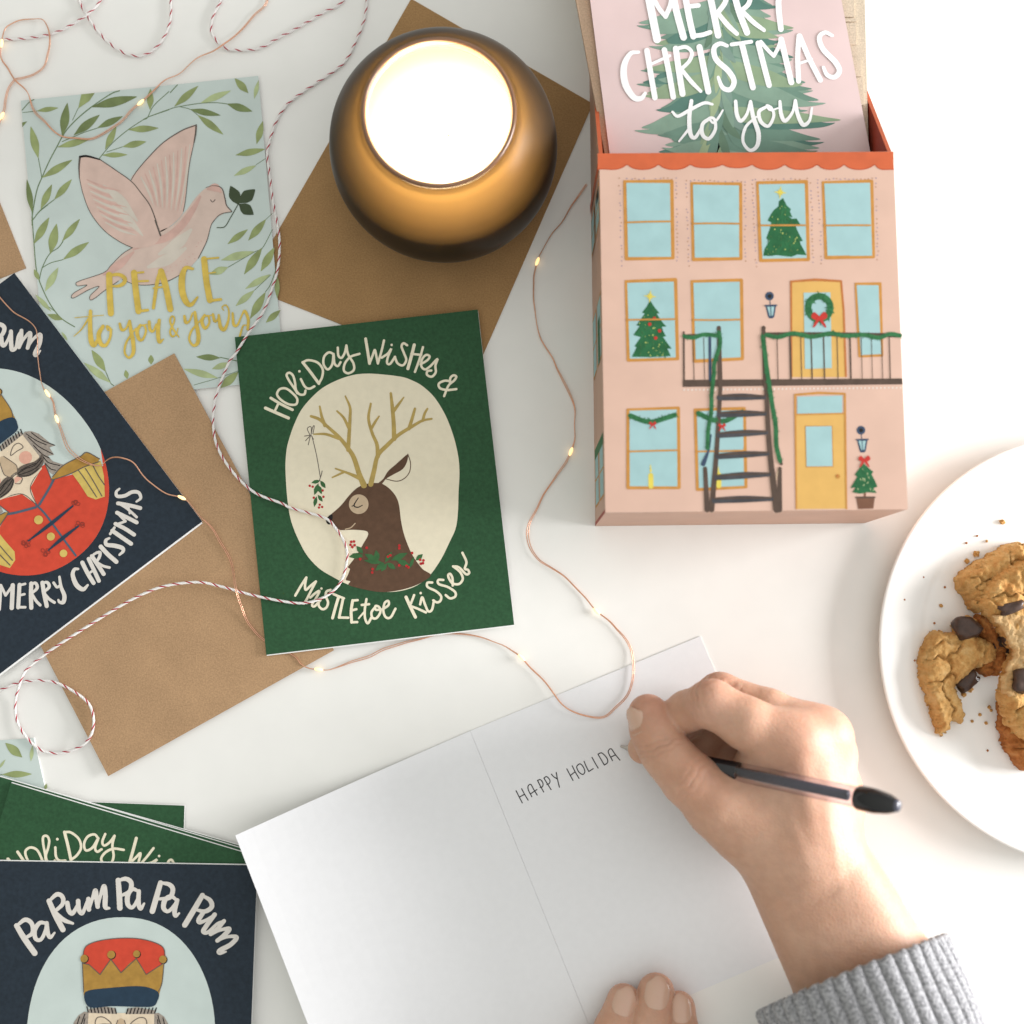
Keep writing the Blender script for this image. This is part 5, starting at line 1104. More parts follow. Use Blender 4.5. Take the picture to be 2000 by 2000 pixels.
for x, y, s in ((700,385,1.5),(585,527,1.7),(543,560,1.4),(588,447,.6),(630,470,.7),(540,478,.6),(427,757,1.0),(445,675,.6),(398,835,.6),(310,1000,.6),(640,1208,1.0),(600,1240,.9),(565,1270,.8),(628,1278,.9),(650,1222,.8),(635,1400,.6),(556,1130,1.6),(528,1150,1.4),(265,730,.5),(350,630,.5)):
    rr_ = math.hypot(P(*Z5((x,y))[0],4).x-pc.x, P(*Z5((x,y))[0],4).y-pc.y)/MM
    zs = float(np.interp(rr_, [0,74*kk,84*kk,89*kk,94*kk,101*kk,RR], [3.2,3.4,4.2,5.4,6.8,8,9.2]))
    bm_ = bmesh.new(); bmesh.ops.create_icosphere(bm_, subdivisions=2, radius=1); c = P(*Z5((x, y))[0], zs+s*.35)
    vs = [(c+v.co*MM*s*.8*(1+.35*math.sin(5*v.co.x+k)*math.sin(4*v.co.y+2*k))) for v in bm_.verts]
    mb = MB(); mb.add(vs, [tuple(v.index for v in f.verts) for f in bm_.faces], COOK if s > .65 else BRNC); bm_.free()
    o = mb.build('cookie_crumb'); tag(o, 'tiny golden cookie crumb scattered on the white plate', 'crumb', 'cookie crumbs on the plate'); k += 1

# ================================================================== baker's twine
def path3(pts, step=0.0008):
    """pts: (px, py, z mm) -> evenly spaced world points"""
    d = cr([(x, y, z) for x, y, z in pts], False, 4.0); w = np.array([tuple(P(x, y, z)) for x, y, z in d])
    s = np.concatenate([[0], np.cumsum(np.linalg.norm(np.diff(w, axis=0), axis=1))]); n = int(s[-1]/step)
    q = np.linspace(0, s[-1], n); return np.stack([np.interp(q, s, w[:, i]) for i in range(3)], 1)
def frames(p):
    t = np.gradient(p, axis=0); t /= np.linalg.norm(t, axis=1, keepdims=True)+1e-12
    up_ = np.array([0, 0, 1.0]); a = np.cross(t, up_); a /= np.linalg.norm(a, axis=1, keepdims=True)+1e-12; b_ = np.cross(a, t); return t, a, b_
def tube(mb, p, r_, m, N=6):
    t, a, b_ = frames(p); n = len(p); vs = []; fs = []
    for i in range(n):
        for k in range(N):
            an = 2*math.pi*k/N; vs.append(p[i]+(a[i]*math.cos(an)+b_[i]*math.sin(an))*r_)
    for i in range(n-1):
        for k in range(N): fs.append((i*N+k, i*N+(k+1) % N, (i+1)*N+(k+1) % N, (i+1)*N+k))
    mb.add(vs, fs, m)
tw = [(-60,1372,1.2),(0,1348,1.2),(27,1336,1.3),(67,1329,2.0),(108,1333,2.6),(148,1353,3.7),(175,1377,3.7),(183,1410,3.7),(175,1441,3.7),(151,1461,2.4),(111,1471,1.4),(77,1463,1.7),(47,1434,1.8),(32,1404,1.4),(30,1370,1.6),(37,1340,3.6),(50,1310,2.4),(81,1283,3.0),(118,1257,4.2),(168,1225,4.4),(219,1193,4.8),(269,1165,5.6),(320,1145,6.2),(384,1137,6.0),(430,1145,5.2),(484,1160,4.8),(539,1172,5.2),(586,1178,5.2),(622,1171,5.2),(651,1154,5.2),(669,1129,5.2),(678,1089,5.4),(673,1060,5.2),(655,1031,5.2),(633,1011,5.2),(568,992,5.2),(550,983,5.2),(501,964,5.0),(467,936,4.0),(438,899,3.8),(421,862,3.8),(416,822,2.8),(418.5,794,2.0),(420,780,1.8),(426,760,2.2),(436,734,3.0),(448.5,705,3.8),(462,688,5.2),(486,649,4.2),(514,609,3.0),(531,565,2.8),(543,522,2.7),(546,471,2.6),(540,428,2.6),(533,391,2.6),(527,344,2.6),(522,301,2.2),(527,275,1.6),(540,236,1.2),(562,203,1.2),(594,178,1.2),(652,139,1.2),(677,116,1.2),(696,78,1.2),(711,40,1.2),(717,0,1.2),(722,-60,1.3),(708,-110,1.5),(688,-70,1.3),(670,0,1.2),(630,25,1.2),(583,53,1.2),(543,74,1.2),(507,94,1.2),(464,98,1.2),(435,91,1.2),(413,63,1.2),(417,29,1.2),(431,0,1.2),(440,-60,1.2),(395,-115,1.2),(345,-60,1.2),(334,0,1.2),(333,36,1.2),(322,69,1.2),(301,96,1.2),(275,109,1.2),(246,105,1.2),(214,85,1.2),(185,54,1.2),(167,25,1.2),(154,0,1.2),(148,-50,1.2),(175,-82,1.2),(206,-45,1.2),(196,0,1.6),(174,25,3.2),(145,45,2.0),(109,63,1.2),(72,72,1.2),(36,76,1.2),(0,78,1.2),(-70,88,1.2)]
p = path3(tw, 0.00034); t, a, b_ = frames(p); s = np.arange(len(p))*0.00034
TWW = mat('twine_white_cotton', (0.80, 0.78, 0.76), 0.9, 0.1, 2500, bump=.4, bscale=5000); TWR = mat('twine_red_cotton', (0.40, 0.025, 0.045), 0.9, 0.2, 2500)
mb = MB(); pitch = 0.0058
for k in range(4):
    ph = 2*math.pi*k/4-2*math.pi*s/pitch*(1+0.0)
    c = p+(a*np.cos(ph)[:, None]+b_*np.sin(ph)[:, None])*0.00029
    tube(mb, c, 0.00033 if k else 0.00030, TWW if k else TWR, 6)
o = mb.build('twine', smooth=True); tag(o, "red and white striped cotton twine looping across the cards and the table", 'twine')

# ================================================================== copper fairy lights
COP = mat('copper_wire', (0.78, 0.44, 0.30), 0.32, 0.1, 800, metal=1.0)
wa = [(524,-60,1.0),(520,0,1.0),(496,29,1.0),(464,65,1.0),(427,91,3.0),(398,107,1.4),(373,125,1.2),(348,145,1.2),(319,161,1.8),(297,179,2.6),(277,199,2.8),(254,217,2.6),(232,241,2.4),(206,259,2.2),(174,272,2.2),(138,270,2.2),(105,257,2.4),(80,232,2.8),(62,203,2.6),(47,174,1.8),(31,156,2.2),(16,138,1.4),(4,116,1.2),(5,83,2.4),(11,58,1.4),(27,47,1.2),(51,38,1.2),(78,36,1.4),(89,47,1.6),(96,69,3.0),(94,101,1.8),(89,127,1.2),(72,141,1.0),(43,154,1.0),(29,158,1.0),(16,174,1.0),(11,196,1.0),(10,213,1.0),(4,228,1.6),(-30,300,1.0),(-45,430,1.2),(-22,545,2.4),(0,576,4.2),(29,609,4.2),(65,636,5.0),(72,655,5.0),(74,693,4.4),(76,721,4.4),(81,742,4.6),(88,758,5.0),(95,768,5.2),(102.5,783,4.6),(106,804,4.4),(110,819,4.8),(118,839,4.4),(130,870,4.6),(146,887,4.6),(161.5,898,4.4),(182,907,4.4),(198,908,4.6),(205,899,5.2),(217,893,7),(238,894.5,9),(259,904,8.5),(277,927,6.5),(298,945,5.0),(326,962,4.4),(353,973,4.8),(370,984,4.4),(398.5,1018,4.2),(427,1051,3.4),(451,1098,3.6),(461,1148,7.6),(474,1198,4.0),(497,1232,3.1),(515,1249,2.75),(545,1266,2.72),(575,1282,2.74),(586,1296,2.6),(602,1305,1.6),(621.6,1308,1.6),(643.6,1309,1.2),(687.6,1292,1.0),(749,1270,1.0),(802,1252,1.0),(865,1239.5,1.0),(919,1241,1.0),(973.5,1256,1.0),(1000,1271,1.0),(1020,1285,1.6),(1039.5,1307,1.0),(1066,1333.6,1.4),(1097,1373,1.8),(1127.5,1393,1.6),(1163,1400,1.5),(1189,1393,1.5),(1215.5,1373,1.6),(1231,1347,1.6),(1237.5,1310,1.6),(1233,1275,1.2),(1222,1247,1.0),(1201,1226,1.0),(1168.5,1193.5,1.6),(1136,1161,1.0),(1109,1131,1.0),(1076,1109,1.0),(1049,1090,1.0),(1035,1063,1.0),(1034,1030,1.0),(1054,981.5,1.0),(1087,932.6,1.0),(1105,902,1.2),(1114,881,1.8),(1121,856,1.2),(1122,828,1.0),(1120.6,797,1.0),(1113,768,1.0),(1100.5,742,1.0),(1086,715,1.0),(1076,696,1.0),(1060,672,1.0),(1051.6,652.7,1.0),(1044,606.5,1.0),(1041,580,1.0),(1042,547,1.0),(1047,524,1.4),(1052,507,2.2),(1062,487,1.8),(1079,460,1.8),(1093,438,1.8),(1118,402,1.8),(1138,374,1.4),(1146,360,1.0)]
p = path3(wa, 0.0007); t, a, b_ = frames(p); s = np.arange(len(p))*0.0007
wig = np.stack([(vnoise(s*1000, s*0+k*7, .12, 70+k)-.5) for k in range(3)], 1)*np.array([.0011, .0011, .0003])
sep = .00036+.00030*np.clip(vnoise(s*1000, s*0, .05, 91)*2-1.0, 0, 1); tw_ = 1.4*(vnoise(s*1000, s*0+3, .03, 92)-.5)*3.1
lroot = empty('fairy_lights', (p[len(p)//2][0], p[len(p)//2][1], 0), 'copper wire string of tiny warm glowing lights winding over cards and table', 'fairy lights')
def wire_z(q): q = q.copy(); q[:, 2] = np.maximum(q[:, 2], .00035); return q
mb = MB()
for sg in (-1, 1):
    tube(mb, wire_z(p+wig+(a*np.cos(tw_)[:, None]*.9+b_*np.sin(tw_)[:, None]*.25)*(sg*sep)[:, None]), .0002, COP, 6)
mb.build('wire', lroot, smooth=True)
LED = bpy.data.materials.new('led_bead'); LED.use_nodes = True; b = LED.node_tree.nodes['Principled BSDF']
b.inputs['Base Color'].default_value = (.9, .8, .55, 1); b.inputs['Roughness'].default_value = .15; b.inputs['Emission Color'].default_value = (1, .60, .22, 1); b.inputs['Emission Strength'].default_value = 1.25
W_ = p
for x, y, z in ((277,199,2.9),(5,83,2.6),(2,228,1.8),(95,768,5.3),(110,819,5.0),(353,973,5.0),(621.6,1307,1.8),(1020,1285,1.8),(1168.5,1193.5,1.8),(1114,881,2.0),(1051.5,508,2.4)):
    c = np.array(tuple(P(x, y, z))); i = int(np.argmin(np.linalg.norm(W_-c, axis=1))); dr = Vector(t[i]); c = Vector(W_[i]+wig[i])
    mb = MB(); N = 12; e_1 = dr.cross(Vector((0,0,1))).normalized(); e_2 = e_1.cross(dr); vs = []; fs = []
    pf = [(-2.6,.0),(-2.4,.45),(-1.7,.85),(-.4,1.0),(.6,1.05),(1.4,.85),(2.2,.5),(2.6,.0)]
    for d_, r_ in pf:
        for k in range(N):
            an = 2*math.pi*k/N; vs.append(c+dr*d_*MM*.8+(e_1*math.cos(an)+e_2*math.sin(an)*.9)*r_*MM*.74)
    for j in range(len(pf)-1):
        for k in range(N): fs.append((j*N+k, j*N+(k+1) % N, (j+1)*N+(k+1) % N, (j+1)*N+k))
    mb.add(vs, fs, LED); mb.build('bulb', lroot, smooth=True)
# ================================================================== the person: writing hand and forearm, and the fingertips holding the card down
def pw(x, y, z): return np.array(tuple(P(x, y, z)))/MM
class SDF:
    def __init__(s, lo, hi, h):
        s.h = h; s.lo = np.array(lo, float); n = np.ceil((np.array(hi)-s.lo)/h).astype(int)+1
        s.ax = [(s.lo[i]+np.arange(n[i])*h).astype(np.float32) for i in range(3)]; s.n = n
    def new(s): return np.full(tuple(s.n), 14.0, np.float32)
    def cone(s, F, a, b, ra, rb, k, flat=None):
        a, b = np.array(a, float), np.array(b, float); R = max(ra, rb)+k+3
        sl = []
        for i in range(3):
            i0 = int(np.clip((min(a[i], b[i])-R-s.lo[i])/s.h, 0, s.n[i]-1)); i1 = int(np.clip((max(a[i], b[i])+R-s.lo[i])/s.h+2, 1, s.n[i])); sl.append(slice(i0, max(i1, i0+1)))
        X, Y, Z = np.meshgrid(s.ax[0][sl[0]], s.ax[1][sl[1]], s.ax[2][sl[2]], indexing='ij')
        d = b-a; L2 = float(d@d)+1e-9; T_ = np.clip(((X-a[0])*d[0]+(Y-a[1])*d[1]+(Z-a[2])*d[2])/L2, 0, 1)
        D = np.sqrt((X-a[0]-T_*d[0])**2+(Y-a[1]-T_*d[1])**2+(Z-a[2]-T_*d[2])**2)-(ra+(rb-ra)*T_)
        sl = tuple(sl); F[sl] = smin(F[sl], D.astype(np.float32), k)
    def chain(s, F, pts, k=3.0):
        for (a, ra), (b, rb) in zip(pts[:-1], pts[1:]): s.cone(F, a, b, ra, rb, k)
def smin(a, b, k):
    h = np.maximum(k-np.abs(a-b), 0)/k; return np.minimum(a, b)-h*h*k*.25
def surface_nets(F, lo, h):
    ins = F < 0; n = np.array(F.shape)-1
    c = np.zeros(tuple(n), np.int8)
    for dx in (0, 1):
        for dy in (0, 1):
            for dz in (0, 1): c += ins[dx:n[0]+dx, dy:n[1]+dy, dz:n[2]+dz]
    act = np.argwhere((c > 0) & (c < 8)); idx = -np.ones(tuple(n), np.int64); idx[tuple(act.T)] = np.arange(len(act))
    acc = np.zeros((len(act), 3)); cnt = np.zeros(len(act)); cor = [(i, j, k) for i in (0, 1) for j in (0, 1) for k in (0, 1)]
    for a in cor:
        for ax_ in range(3):
            if a[ax_] == 0:
                b = list(a); b[ax_] = 1; va = F[tuple((act+np.array(a)).T)]; vb = F[tuple((act+np.array(b)).T)]; m = (va < 0) != (vb < 0)
                t = np.where(m, va/(va-vb+1e-12), 0); pt = np.repeat(np.array([a], float), len(act), 0); pt[:, ax_] += t; acc[m] += pt[m]; cnt[m] += 1
    v = (act+acc/cnt[:, None])*h+lo; fs = []
    for ax_ in range(3):
        o1, o2 = [(1, 2), (2, 0), (0, 1)][ax_]; sl0 = [slice(None)]*3; sl1 = [slice(None)]*3; sl0[ax_] = slice(0, -1); sl1[ax_] = slice(1, None)
        e = np.argwhere(ins[tuple(sl0)] != ins[tuple(sl1)]); 
        ok = (e[:, o1] > 0) & (e[:, o2] > 0) & (e[:, o1] < n[o1]) & (e[:, o2] < n[o2]); e = e[ok]
        def cell(d1, d2): q = e.copy(); q[:, o1] -= d1; q[:, o2] -= d2; return idx[tuple(q.T)]
        q = np.stack([cell(1, 1), cell(0, 1), cell(0, 0), cell(1, 0)], 1); flip = ~ins[tuple(e.T)]; q[flip] = q[flip][:, ::-1]; fs.append(q)
    return v, np.concatenate(fs)

H_ = 0.62
lo = pw(1165, 2330, 0); hi = pw(1860, 1270, 0); g_ = SDF((lo[0], lo[1], -2), (hi[0]+24, hi[1]+6, 78), H_)
palm = g_.new()
Wr = pw(1556, 1655, 33)
mI, mM, mR, mP = pw(1548, 1452, 48), pw(1604, 1440, 40), pw(1612, 1474, 27), pw(1612, 1526, 15)
for dx, dz, rr_ in ((-6, -2, 17.2), (6.5, -1, 17.6)):
    o1 = np.array((dx, dx*.45, dz)); fa = pw(1716, 1960, 38); fb = pw(1800, 2185, 45)
    g_.cone(palm, Wr+o1, fa+o1*1.25, rr_, 20.5, 8); g_.cone(palm, fa+o1*1.25, fb+o1*1.25, 20.5, 24, 8)
for m_, r_ in ((mI, 12.0), (mM, 11.6), (mR, 11.5), (mP, 11.0)): g_.cone(palm, Wr+(m_-Wr)*.12, m_, 17.5, r_, 10)
cm = pw(1462, 1600, 34); g_.cone(palm, Wr, cm, 17, 15.5, 9); g_.cone(palm, cm, pw(1496, 1496, 38), 13, 12, 9)
g_.cone(palm, Wr, pw(1620, 1570, 18), 16, 13, 10)
def finger(pts, root_r=None, k=2.5, kp=7.0):
    F = g_.new(); g_.chain(F, pts, k); return smin(palm, F, kp)
pip = pw(1390, 1374, 46); dip = pw(1300, 1412, 21)
idxf = finger([(mI, 11.6), (pw(1458, 1413, 49), 10.4), (pip, 9.5), (pip*.5+dip*.5+np.array((-.5, 1, 1)), 8.2), (dip, 7.9), (pw(1256, 1462, 9), 6.6)])
midf = finger([(mM, 11.2), (pw(1500, 1392, 36), 9.6), (pw(1406, 1358, 29), 9.2), (pw(1335, 1402, 15), 8.3), (pw(1290, 1452, 8.5), 7.0)])
rinf = finger([(mR, 11), (pw(1455, 1395, 14), 8.8), (pw(1392, 1425, 9.5), 8.4), (pw(1362, 1478, 8), 7.2)])
pinf = finger([(mP, 10.5), (pw(1500, 1468, 9), 8.6), (pw(1436, 1462, 8), 8.0), (pw(1398, 1496, 7), 6.6)])
tIP, tTip = pw(1292, 1458, 33), pw(1266, 1395, 31)
thm = finger([(cm, 15.5), (pw(1400, 1570, 38), 12.8), (pw(1345, 1520, 39), 11.0), (pw(1310, 1482, 36), 9.9), (tIP, 9.5), (tIP*.45+tTip*.55, 9.6), (tTip, 8.4)], k=3.5, kp=9)
F = idxf
for f in (midf, rinf, pinf, thm): F = smin(F, f, 1.3)
v1, q1 = surface_nets(F, g_.lo, H_)
def vnormals(v, q):
    n_ = np.cross(v[q[:, 2]]-v[q[:, 0]], v[q[:, 3]]-v[q[:, 1]]); N_ = np.zeros_like(v)
    for k in range(4): np.add.at(N_, q[:, k], n_)
    return N_/(np.linalg.norm(N_, axis=1, keepdims=True)+1e-9)
def relax(v, q, it):
    for _ in range(it):
        A_ = np.zeros_like(v); c_ = np.zeros(len(v))
        for k in range(4):
            np.add.at(A_, q[:, k], v[q[:, (k+1) % 4]]+v[q[:, (k-1) % 4]]); np.add.at(c_, q[:, k], 2)
        v = v*.5+.5*A_/c_[:, None]
    return v
v1 = relax(v1, q1, 3); vn1 = vnormals(v1, q1)
def crease(c, axis, sig, amp, per, ph=0.0, up_only=None):
    """skin folds across a joint: short parallel furrows fading away from the joint"""
    global v1
    d = v1-np.array(c); a_ = np.array(axis, float); a_ /= np.linalg.norm(a_); s_ = d@a_; r_ = np.linalg.norm(d, axis=1)
    lat = d-np.outer(s_, a_); wv_ = s_+.55*np.sin(lat[:, 0]*.9+ph)+.4*np.sin(lat[:, 1]*1.3+2*ph)
    m_ = np.exp(-(s_/sig)**2)*np.exp(-(r_/16.0)**6); g_f = np.clip(np.cos(2*math.pi*wv_/per), 0, 1)**3
    if up_only is not None: m_ = m_*np.clip(vn1@np.array(up_only, float), 0, 1)
    v1 = v1-vn1*(m_*g_f*amp)[:, None]
crease(tIP, tTip-tIP, 3.8, .7, 2.4, .4, (-.3, 0, .95)); crease(pip, pip-dip, 4.6, .85, 2.6, 1.2, (-.1, .6, .8)); crease(pw(1402, 1357, 30), pip-dip, 3.8, .6, 2.6, 2.0)
crease(pw(1345, 1520, 39), tIP-cm, 4.8, .5, 3.2, 2.2, (0, 0, 1)); crease(pw(1600, 1745, 38), Wr-fa, 4.0, .25, 4.2, 1.0)
# tendons and veins under the skin of the back of the hand
def ridge_(a_, b_, wd, amp):
    global v1
    a_, b_ = np.array(a_), np.array(b_); d = b_-a_; t_ = np.clip(((v1-a_)@d)/(d@d), 0, 1); r_ = np.linalg.norm(v1-a_-t_[:, None]*d, axis=1); rr_ = np.sqrt(np.maximum(r_**2, 0))
    lat = np.abs((v1-a_-t_[:, None]*d)@np.cross(d/np.linalg.norm(d), (0, 0, 1))); v1 = v1+vn1*(amp*np.exp(-(lat/wd)**2)*np.sin(math.pi*np.clip(t_, 0, 1))*(vn1[:, 2] > .1)*(r_ < 26))[:, None]
ridge_(mI, Wr+np.array((3, 4, 14)), 4.2, .8); ridge_(mM, Wr+np.array((7, 2, 14)), 4.0, .6); ridge_(pw(1600, 1560, 45), pw(1640, 1760, 45), 2.6, .35); ridge_(pw(1520, 1560, 45), pw(1585, 1720, 50), 2.4, .3)
# other hand: three fingertips lying on the page, the rest of the hand runs on below the frame
lo2 = pw(1000, 2640, 0); hi2 = pw(1480, 1890, 0); g2 = SDF((lo2[0]-6, lo2[1], -1), (hi2[0]+4, hi2[1]+4, 46), .7); 
pl_ = g2.new(); base = [pw(1150, 2235, 22), pw(1215, 2225, 24), pw(1278, 2240, 22), pw(1095, 2255, 17)]
fing = [([(1218, 1955, 7.3), (1200, 2010, 10.5), (1160, 2110, 15)], (7.2, 8.2, 8.8)), ([(1281, 1937, 7.8), (1272, 2000, 11), (1240, 2110, 16.5)], (7.8, 8.7, 9.2)), ([(1326, 1968, 7.0), (1330, 2025, 10), (1310, 2130, 15)], (6.9, 7.8, 8.5)), ([(1140, 2052, 6.8), (1128, 2100, 9), (1112, 2170, 13)], (6.4, 7.2, 8.0))]
for b0 in base: g2.cone(pl_, b0, pw(1185, 2420, 25), 11.5, 17, 9)
g2.cone(pl_, pw(1185, 2420, 25), pw(1165, 2540, 27), 19, 18, 8); g2.cone(pl_, pw(1215, 2420, 22), pw(1275, 2330, 15), 15, 12, 9)
F2_ = None
for (js, rs), b0 in zip(fing, base):
    f = g2.new(); c = [pw(*j) for j in js]; g2.chain(f, list(zip(c, rs))+[(b0, 10)], 2.5); f = smin(pl_, f, 6); F2_ = f if F2_ is None else smin(F2_, f, .4)
tf = g2.new(); g2.chain(tf, [(pw(1275, 2330, 15), 12), (pw(1345, 2262, 14), 10), (pw(1385, 2190, 11), 8.8), (pw(1392, 2140, 9), 7.4)], 3); F2_ = smin(F2_, smin(pl_, tf, 7), .5)
v2, q2 = surface_nets(F2_, g2.lo, .7); v2 = relax(v2, q2, 2)
SK = bpy.data.materials.new('skin'); SK.use_nodes = True; n = SK.node_tree.nodes; l = SK.node_tree.links; b = n['Principled BSDF']
t_ = n.new('ShaderNodeTexCoord'); nz = n.new('ShaderNodeTexNoise'); nz.inputs['Scale'].default_value = 38; nz.inputs['Detail'].default_value = 5; l.new(t_.outputs['Object'], nz.inputs['Vector'])
rp = n.new('ShaderNodeValToRGB'); rp.color_ramp.elements[0].position = .34; rp.color_ramp.elements[0].color = (.52, .290, .192, 1); rp.color_ramp.elements[1].position = .68; rp.color_ramp.elements[1].color = (.60, .372, .265, 1)
l.new(nz.outputs['Fac'], rp.inputs[0])
fa_ = n.new('ShaderNodeAttribute'); fa_.attribute_name = 'flush'; fm_ = n.new('ShaderNodeMix'); fm_.data_type = 'RGBA'; l.new(fa_.outputs['Fac'], fm_.inputs['Factor']); l.new(rp.outputs[0], fm_.inputs['A']); fm_.inputs['B'].default_value = (.50, .205, .145, 1)
sf = n.new('ShaderNodeTexNoise'); sf.inputs['Scale'].default_value = 260; sf.inputs['Detail'].default_value = 3; l.new(t_.outputs['Object'], sf.inputs['Vector']); sr = n.new('ShaderNodeMapRange'); sr.inputs['From Min'].default_value = .35; sr.inputs['From Max'].default_value = .65; sr.inputs['To Min'].default_value = .955; sr.inputs['To Max'].default_value = 1.03; l.new(sf.outputs['Fac'], sr.inputs['Value'])
sm2 = n.new('ShaderNodeMix'); sm2.data_type = 'RGBA'; sm2.blend_type = 'MULTIPLY'; sm2.inputs['Factor'].default_value = 1; l.new(fm_.outputs['Result'], sm2.inputs['A']); l.new(sr.outputs[0], sm2.inputs['B']); l.new(sm2.outputs['Result'], b.inputs['Base Color'])
b.inputs['Subsurface Weight'].default_value = .35; b.inputs['Subsurface Radius'].default_value = (1.0, .35, .18); b.inputs['Subsurface Scale'].default_value = .003
b.inputs['Roughness'].default_value = .5; b.inputs['Specular IOR Level'].default_value = .35
n1 = n.new('ShaderNodeTexVoronoi'); n1.inputs['Scale'].default_value = 900; l.new(t_.outputs['Object'], n1.inputs['Vector'])
n3 = n.new('ShaderNodeTexNoise'); n3.inputs['Scale'].default_value = 420; n3.inputs['Detail'].default_value = 4; l.new(t_.outputs['Object'], n3.inputs['Vector'])
ad = n.new('ShaderNodeMath'); ad.operation = 'ADD'; l.new(n1.outputs['Distance'], ad.inputs[0]); l.new(n3.outputs['Fac'], ad.inputs[1])
bp = n.new('ShaderNodeBump'); bp.inputs['Strength'].default_value = .22; bp.inputs['Distance'].default_value = .0004; l.new(ad.outputs[0], bp.inputs['Height']); l.new(bp.outputs[0], b.inputs['Normal'])
mb = MB(); mb.add(v1*MM, [tuple(int(i) for i in q) for q in q1], SK); mb.add(v2*MM, [tuple(int(i) for i in q) for q in q2], SK)
person = mb.build('person', smooth=True, origin=tuple(Wr*MM*np.array((1, 1, 0))))
tag(person, 'person in a grey knit sweater writing in the open card and steadying it with fingertips', 'person')
allv = np.concatenate([v1, v2]); fl = np.zeros(len(allv))
for c_, r_, w_ in ((pip, 10, .55), (mI, 13, .35), (mM, 14, .45), (mR, 12, .4), (tTip, 10, .6), (tIP, 9, .35), (pw(1406, 1358, 29), 10, .5), (dip, 9, .5), (pw(1345, 1520, 39), 12, .2))+tuple((pw(*js[0]), 9, .28) for js, rs in fing)+tuple((pw(*js[1]), 7, .2) for js, rs in fing):
    fl = np.maximum(fl, w_*np.exp(-(np.linalg.norm(allv-c_, axis=1)/r_)**2))
at_ = person.data.attributes.new('flush', 'FLOAT', 'POINT'); at_.data.foreach_set('value', fl.astype(np.float32))
NAIL = bpy.data.materials.new('fingernail'); NAIL.use_nodes = True; b = NAIL.node_tree.nodes['Principled BSDF']; b.inputs['Base Color'].default_value = (.60, .39, .29, 1); b.inputs['Roughness'].default_value = .13; b.inputs['Specular IOR Level'].default_value = .6; b.inputs['Subsurface Weight'].default_value = .2; b.inputs['Subsurface Scale'].default_value = .002; b.inputs['Subsurface Radius'].default_value = (1, .4, .3)
def nail(a, bpt, ra, rb, t0, t1, outd, half, lift=.25, tip=0.0):
    """curved plate on the cone a->bpt; outd: outward direction"""
    a, bpt = np.array(a), np.array(bpt); d = bpt-a; L = np.linalg.norm(d); d /= L; o = np.array(outd, float); o -= d*(o@d); o /= np.linalg.norm(o); sd = np.cross(d, o); vs = []; fs = []; NU, NV = 12, 12
    for i in range(NU+1):
        u = i/NU; tt_ = t0+(t1-t0)*u
        for j in range(NV+1):
            w = (j/NV)*2-1; endr = math.sqrt(max(0.02, 1-max(0, (u-.66)/.34)**3*.62))*math.sqrt(max(.02, 1-max(0, (.45-u)/.45)**2*.72)); ang = w*half*endr
            tj = tt_-(abs(w)**2.2)*(2.0/L)*(max(0, u-.5)*2)+(abs(w)**2.2)*(1.2/L)*max(0, .4-u)*2
            r_ = ra+(rb-ra)*min(max(tj, 0), 1); 
            if tj > 1: r_ = math.sqrt(max(rb*rb-((tj-1)*L)**2*.55, 4))
            edge = max(abs(w)**6, (1-u)**10); p_ = a+d*L*tj+(o*math.cos(ang)+sd*math.sin(ang))*(r_+lift*(1-edge*.9)+tip*u); vs.append(p_*MM)
    for i in range(NU):
        for j in range(NV): k = i*(NV+1)+j; fs.append((k, k+1, k+NV+2, k+NV+1))
    mb = MB(); mb.add(vs, fs, NAIL); ob = mb.build('fingernail', person, smooth=True); return ob
dT = tTip-tIP
nail(tIP*.45+tTip*.55, tTip, 9.6, 8.4, -.55, 1.8, (-.84, -.1, .62), .66, .95)
for (js, rs) in fing:
    c = [pw(*j) for j in js]; nail(c[1], c[0], rs[1], rs[0], .42, 1.50, (0.0, .25, 1), .70, .3)
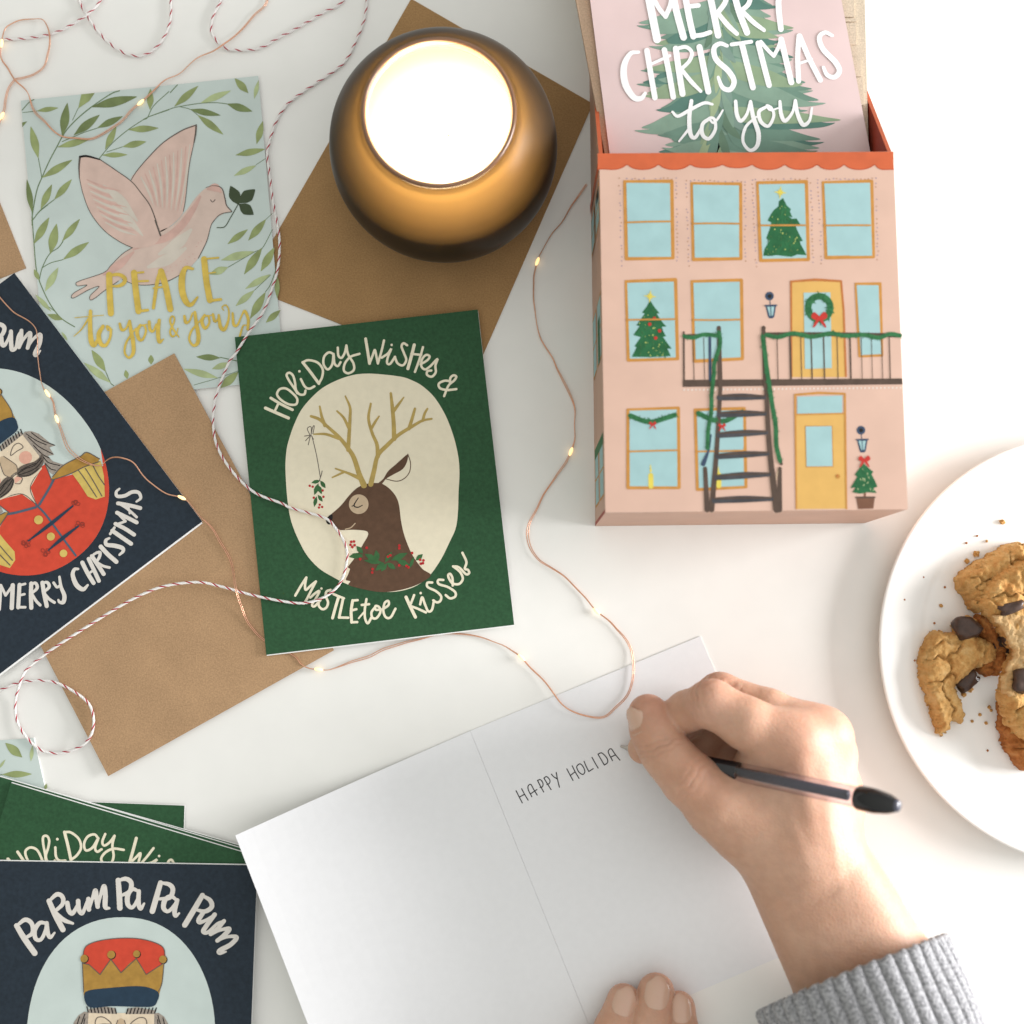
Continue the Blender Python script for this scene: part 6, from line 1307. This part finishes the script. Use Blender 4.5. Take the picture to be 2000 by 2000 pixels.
# ribbed cuff of the sweater
KN = bpy.data.materials.new('grey_knit_wool'); KN.use_nodes = True; n = KN.node_tree.nodes; l = KN.node_tree.links; b = n['Principled BSDF']; b.inputs['Roughness'].default_value = .95; b.inputs['Specular IOR Level'].default_value = .1; b.inputs['Sheen Weight'].default_value = .35
t_ = n.new('ShaderNodeTexCoord'); nz = n.new('ShaderNodeTexNoise'); nz.inputs['Scale'].default_value = 850; nz.inputs['Detail'].default_value = 6; l.new(t_.outputs['Object'], nz.inputs['Vector'])
rp = n.new('ShaderNodeValToRGB'); rp.color_ramp.elements[0].position = .36; rp.color_ramp.elements[0].color = (.18, .18, .188, 1); rp.color_ramp.elements[1].position = .64; rp.color_ramp.elements[1].color = (.41, .41, .425, 1); l.new(nz.outputs['Fac'], rp.inputs[0]); l.new(rp.outputs[0], b.inputs['Base Color'])
bp = n.new('ShaderNodeBump'); bp.inputs['Strength'].default_value = .8; bp.inputs['Distance'].default_value = .0012; l.new(nz.outputs['Fac'], bp.inputs['Height']); l.new(bp.outputs[0], b.inputs['Normal'])
def cuff(oc, dirv, RX, RZ, name='sweater_cuff'):
    oc, dirv = np.array(oc), np.array(dirv); dirv /= np.linalg.norm(dirv); sx = np.cross(dirv, (0, 0, 1)); sx /= np.linalg.norm(sx); sz = np.cross(sx, dirv)
    NR, SEG = 40, 40*12; vs = []; fs = []; prof = [(7, -4.5), (3, -3.2), (.8, -2.2), (-.6, -.6), (-.2, .7), (1.2, 1.3), (3, 1.2)]+[(3+i*5.0, 1.2+.9*math.sin(i*.35)*.6+i*.02) for i in range(1, 40)]
    for d_, off in prof:
        for i in range(SEG):
            an = 2*math.pi*i/SEG; rib = abs(math.sin(an*NR/2+.02*math.sin(d_*.1)))**.24; inn = 1.0 if off > -1 else .5
            rx, rz = RX+off+(rib-.75)*3.0*inn, RZ+off*.8+(rib-.75)*3.0*inn
            fz = 1.0 if d_ > 1 else .8; wob = .8*math.sin(an*3+1)+.5*math.sin(an*7+d_*.12)
            slant = -8.5*math.sin(an)+.35*math.sin(an*NR)*(1 if d_ < 2 else 0)
            p_ = oc+dirv*(d_+slant)+sx*math.cos(an)*(rx+wob)+sz*math.sin(an)*(rz+wob*.6); vs.append((p_[0]*MM, p_[1]*MM, max(p_[2], .6)*MM))
    for j in range(len(prof)-1):
        for i in range(SEG): fs.append((j*SEG+i, j*SEG+(i+1) % SEG, (j+1)*SEG+(i+1) % SEG, (j+1)*SEG+i))
    mb = MB(); mb.add(vs, fs, KN); mb.build(name, person, smooth=True)
o0 = pw(1664, 1902, 39); cuff(o0, pw(1795, 2215, 44)-o0, 39.5, 33)
o0 = pw(1180, 2440, 31); cuff(o0, pw(1150, 2720, 33)-o0, 32, 27)
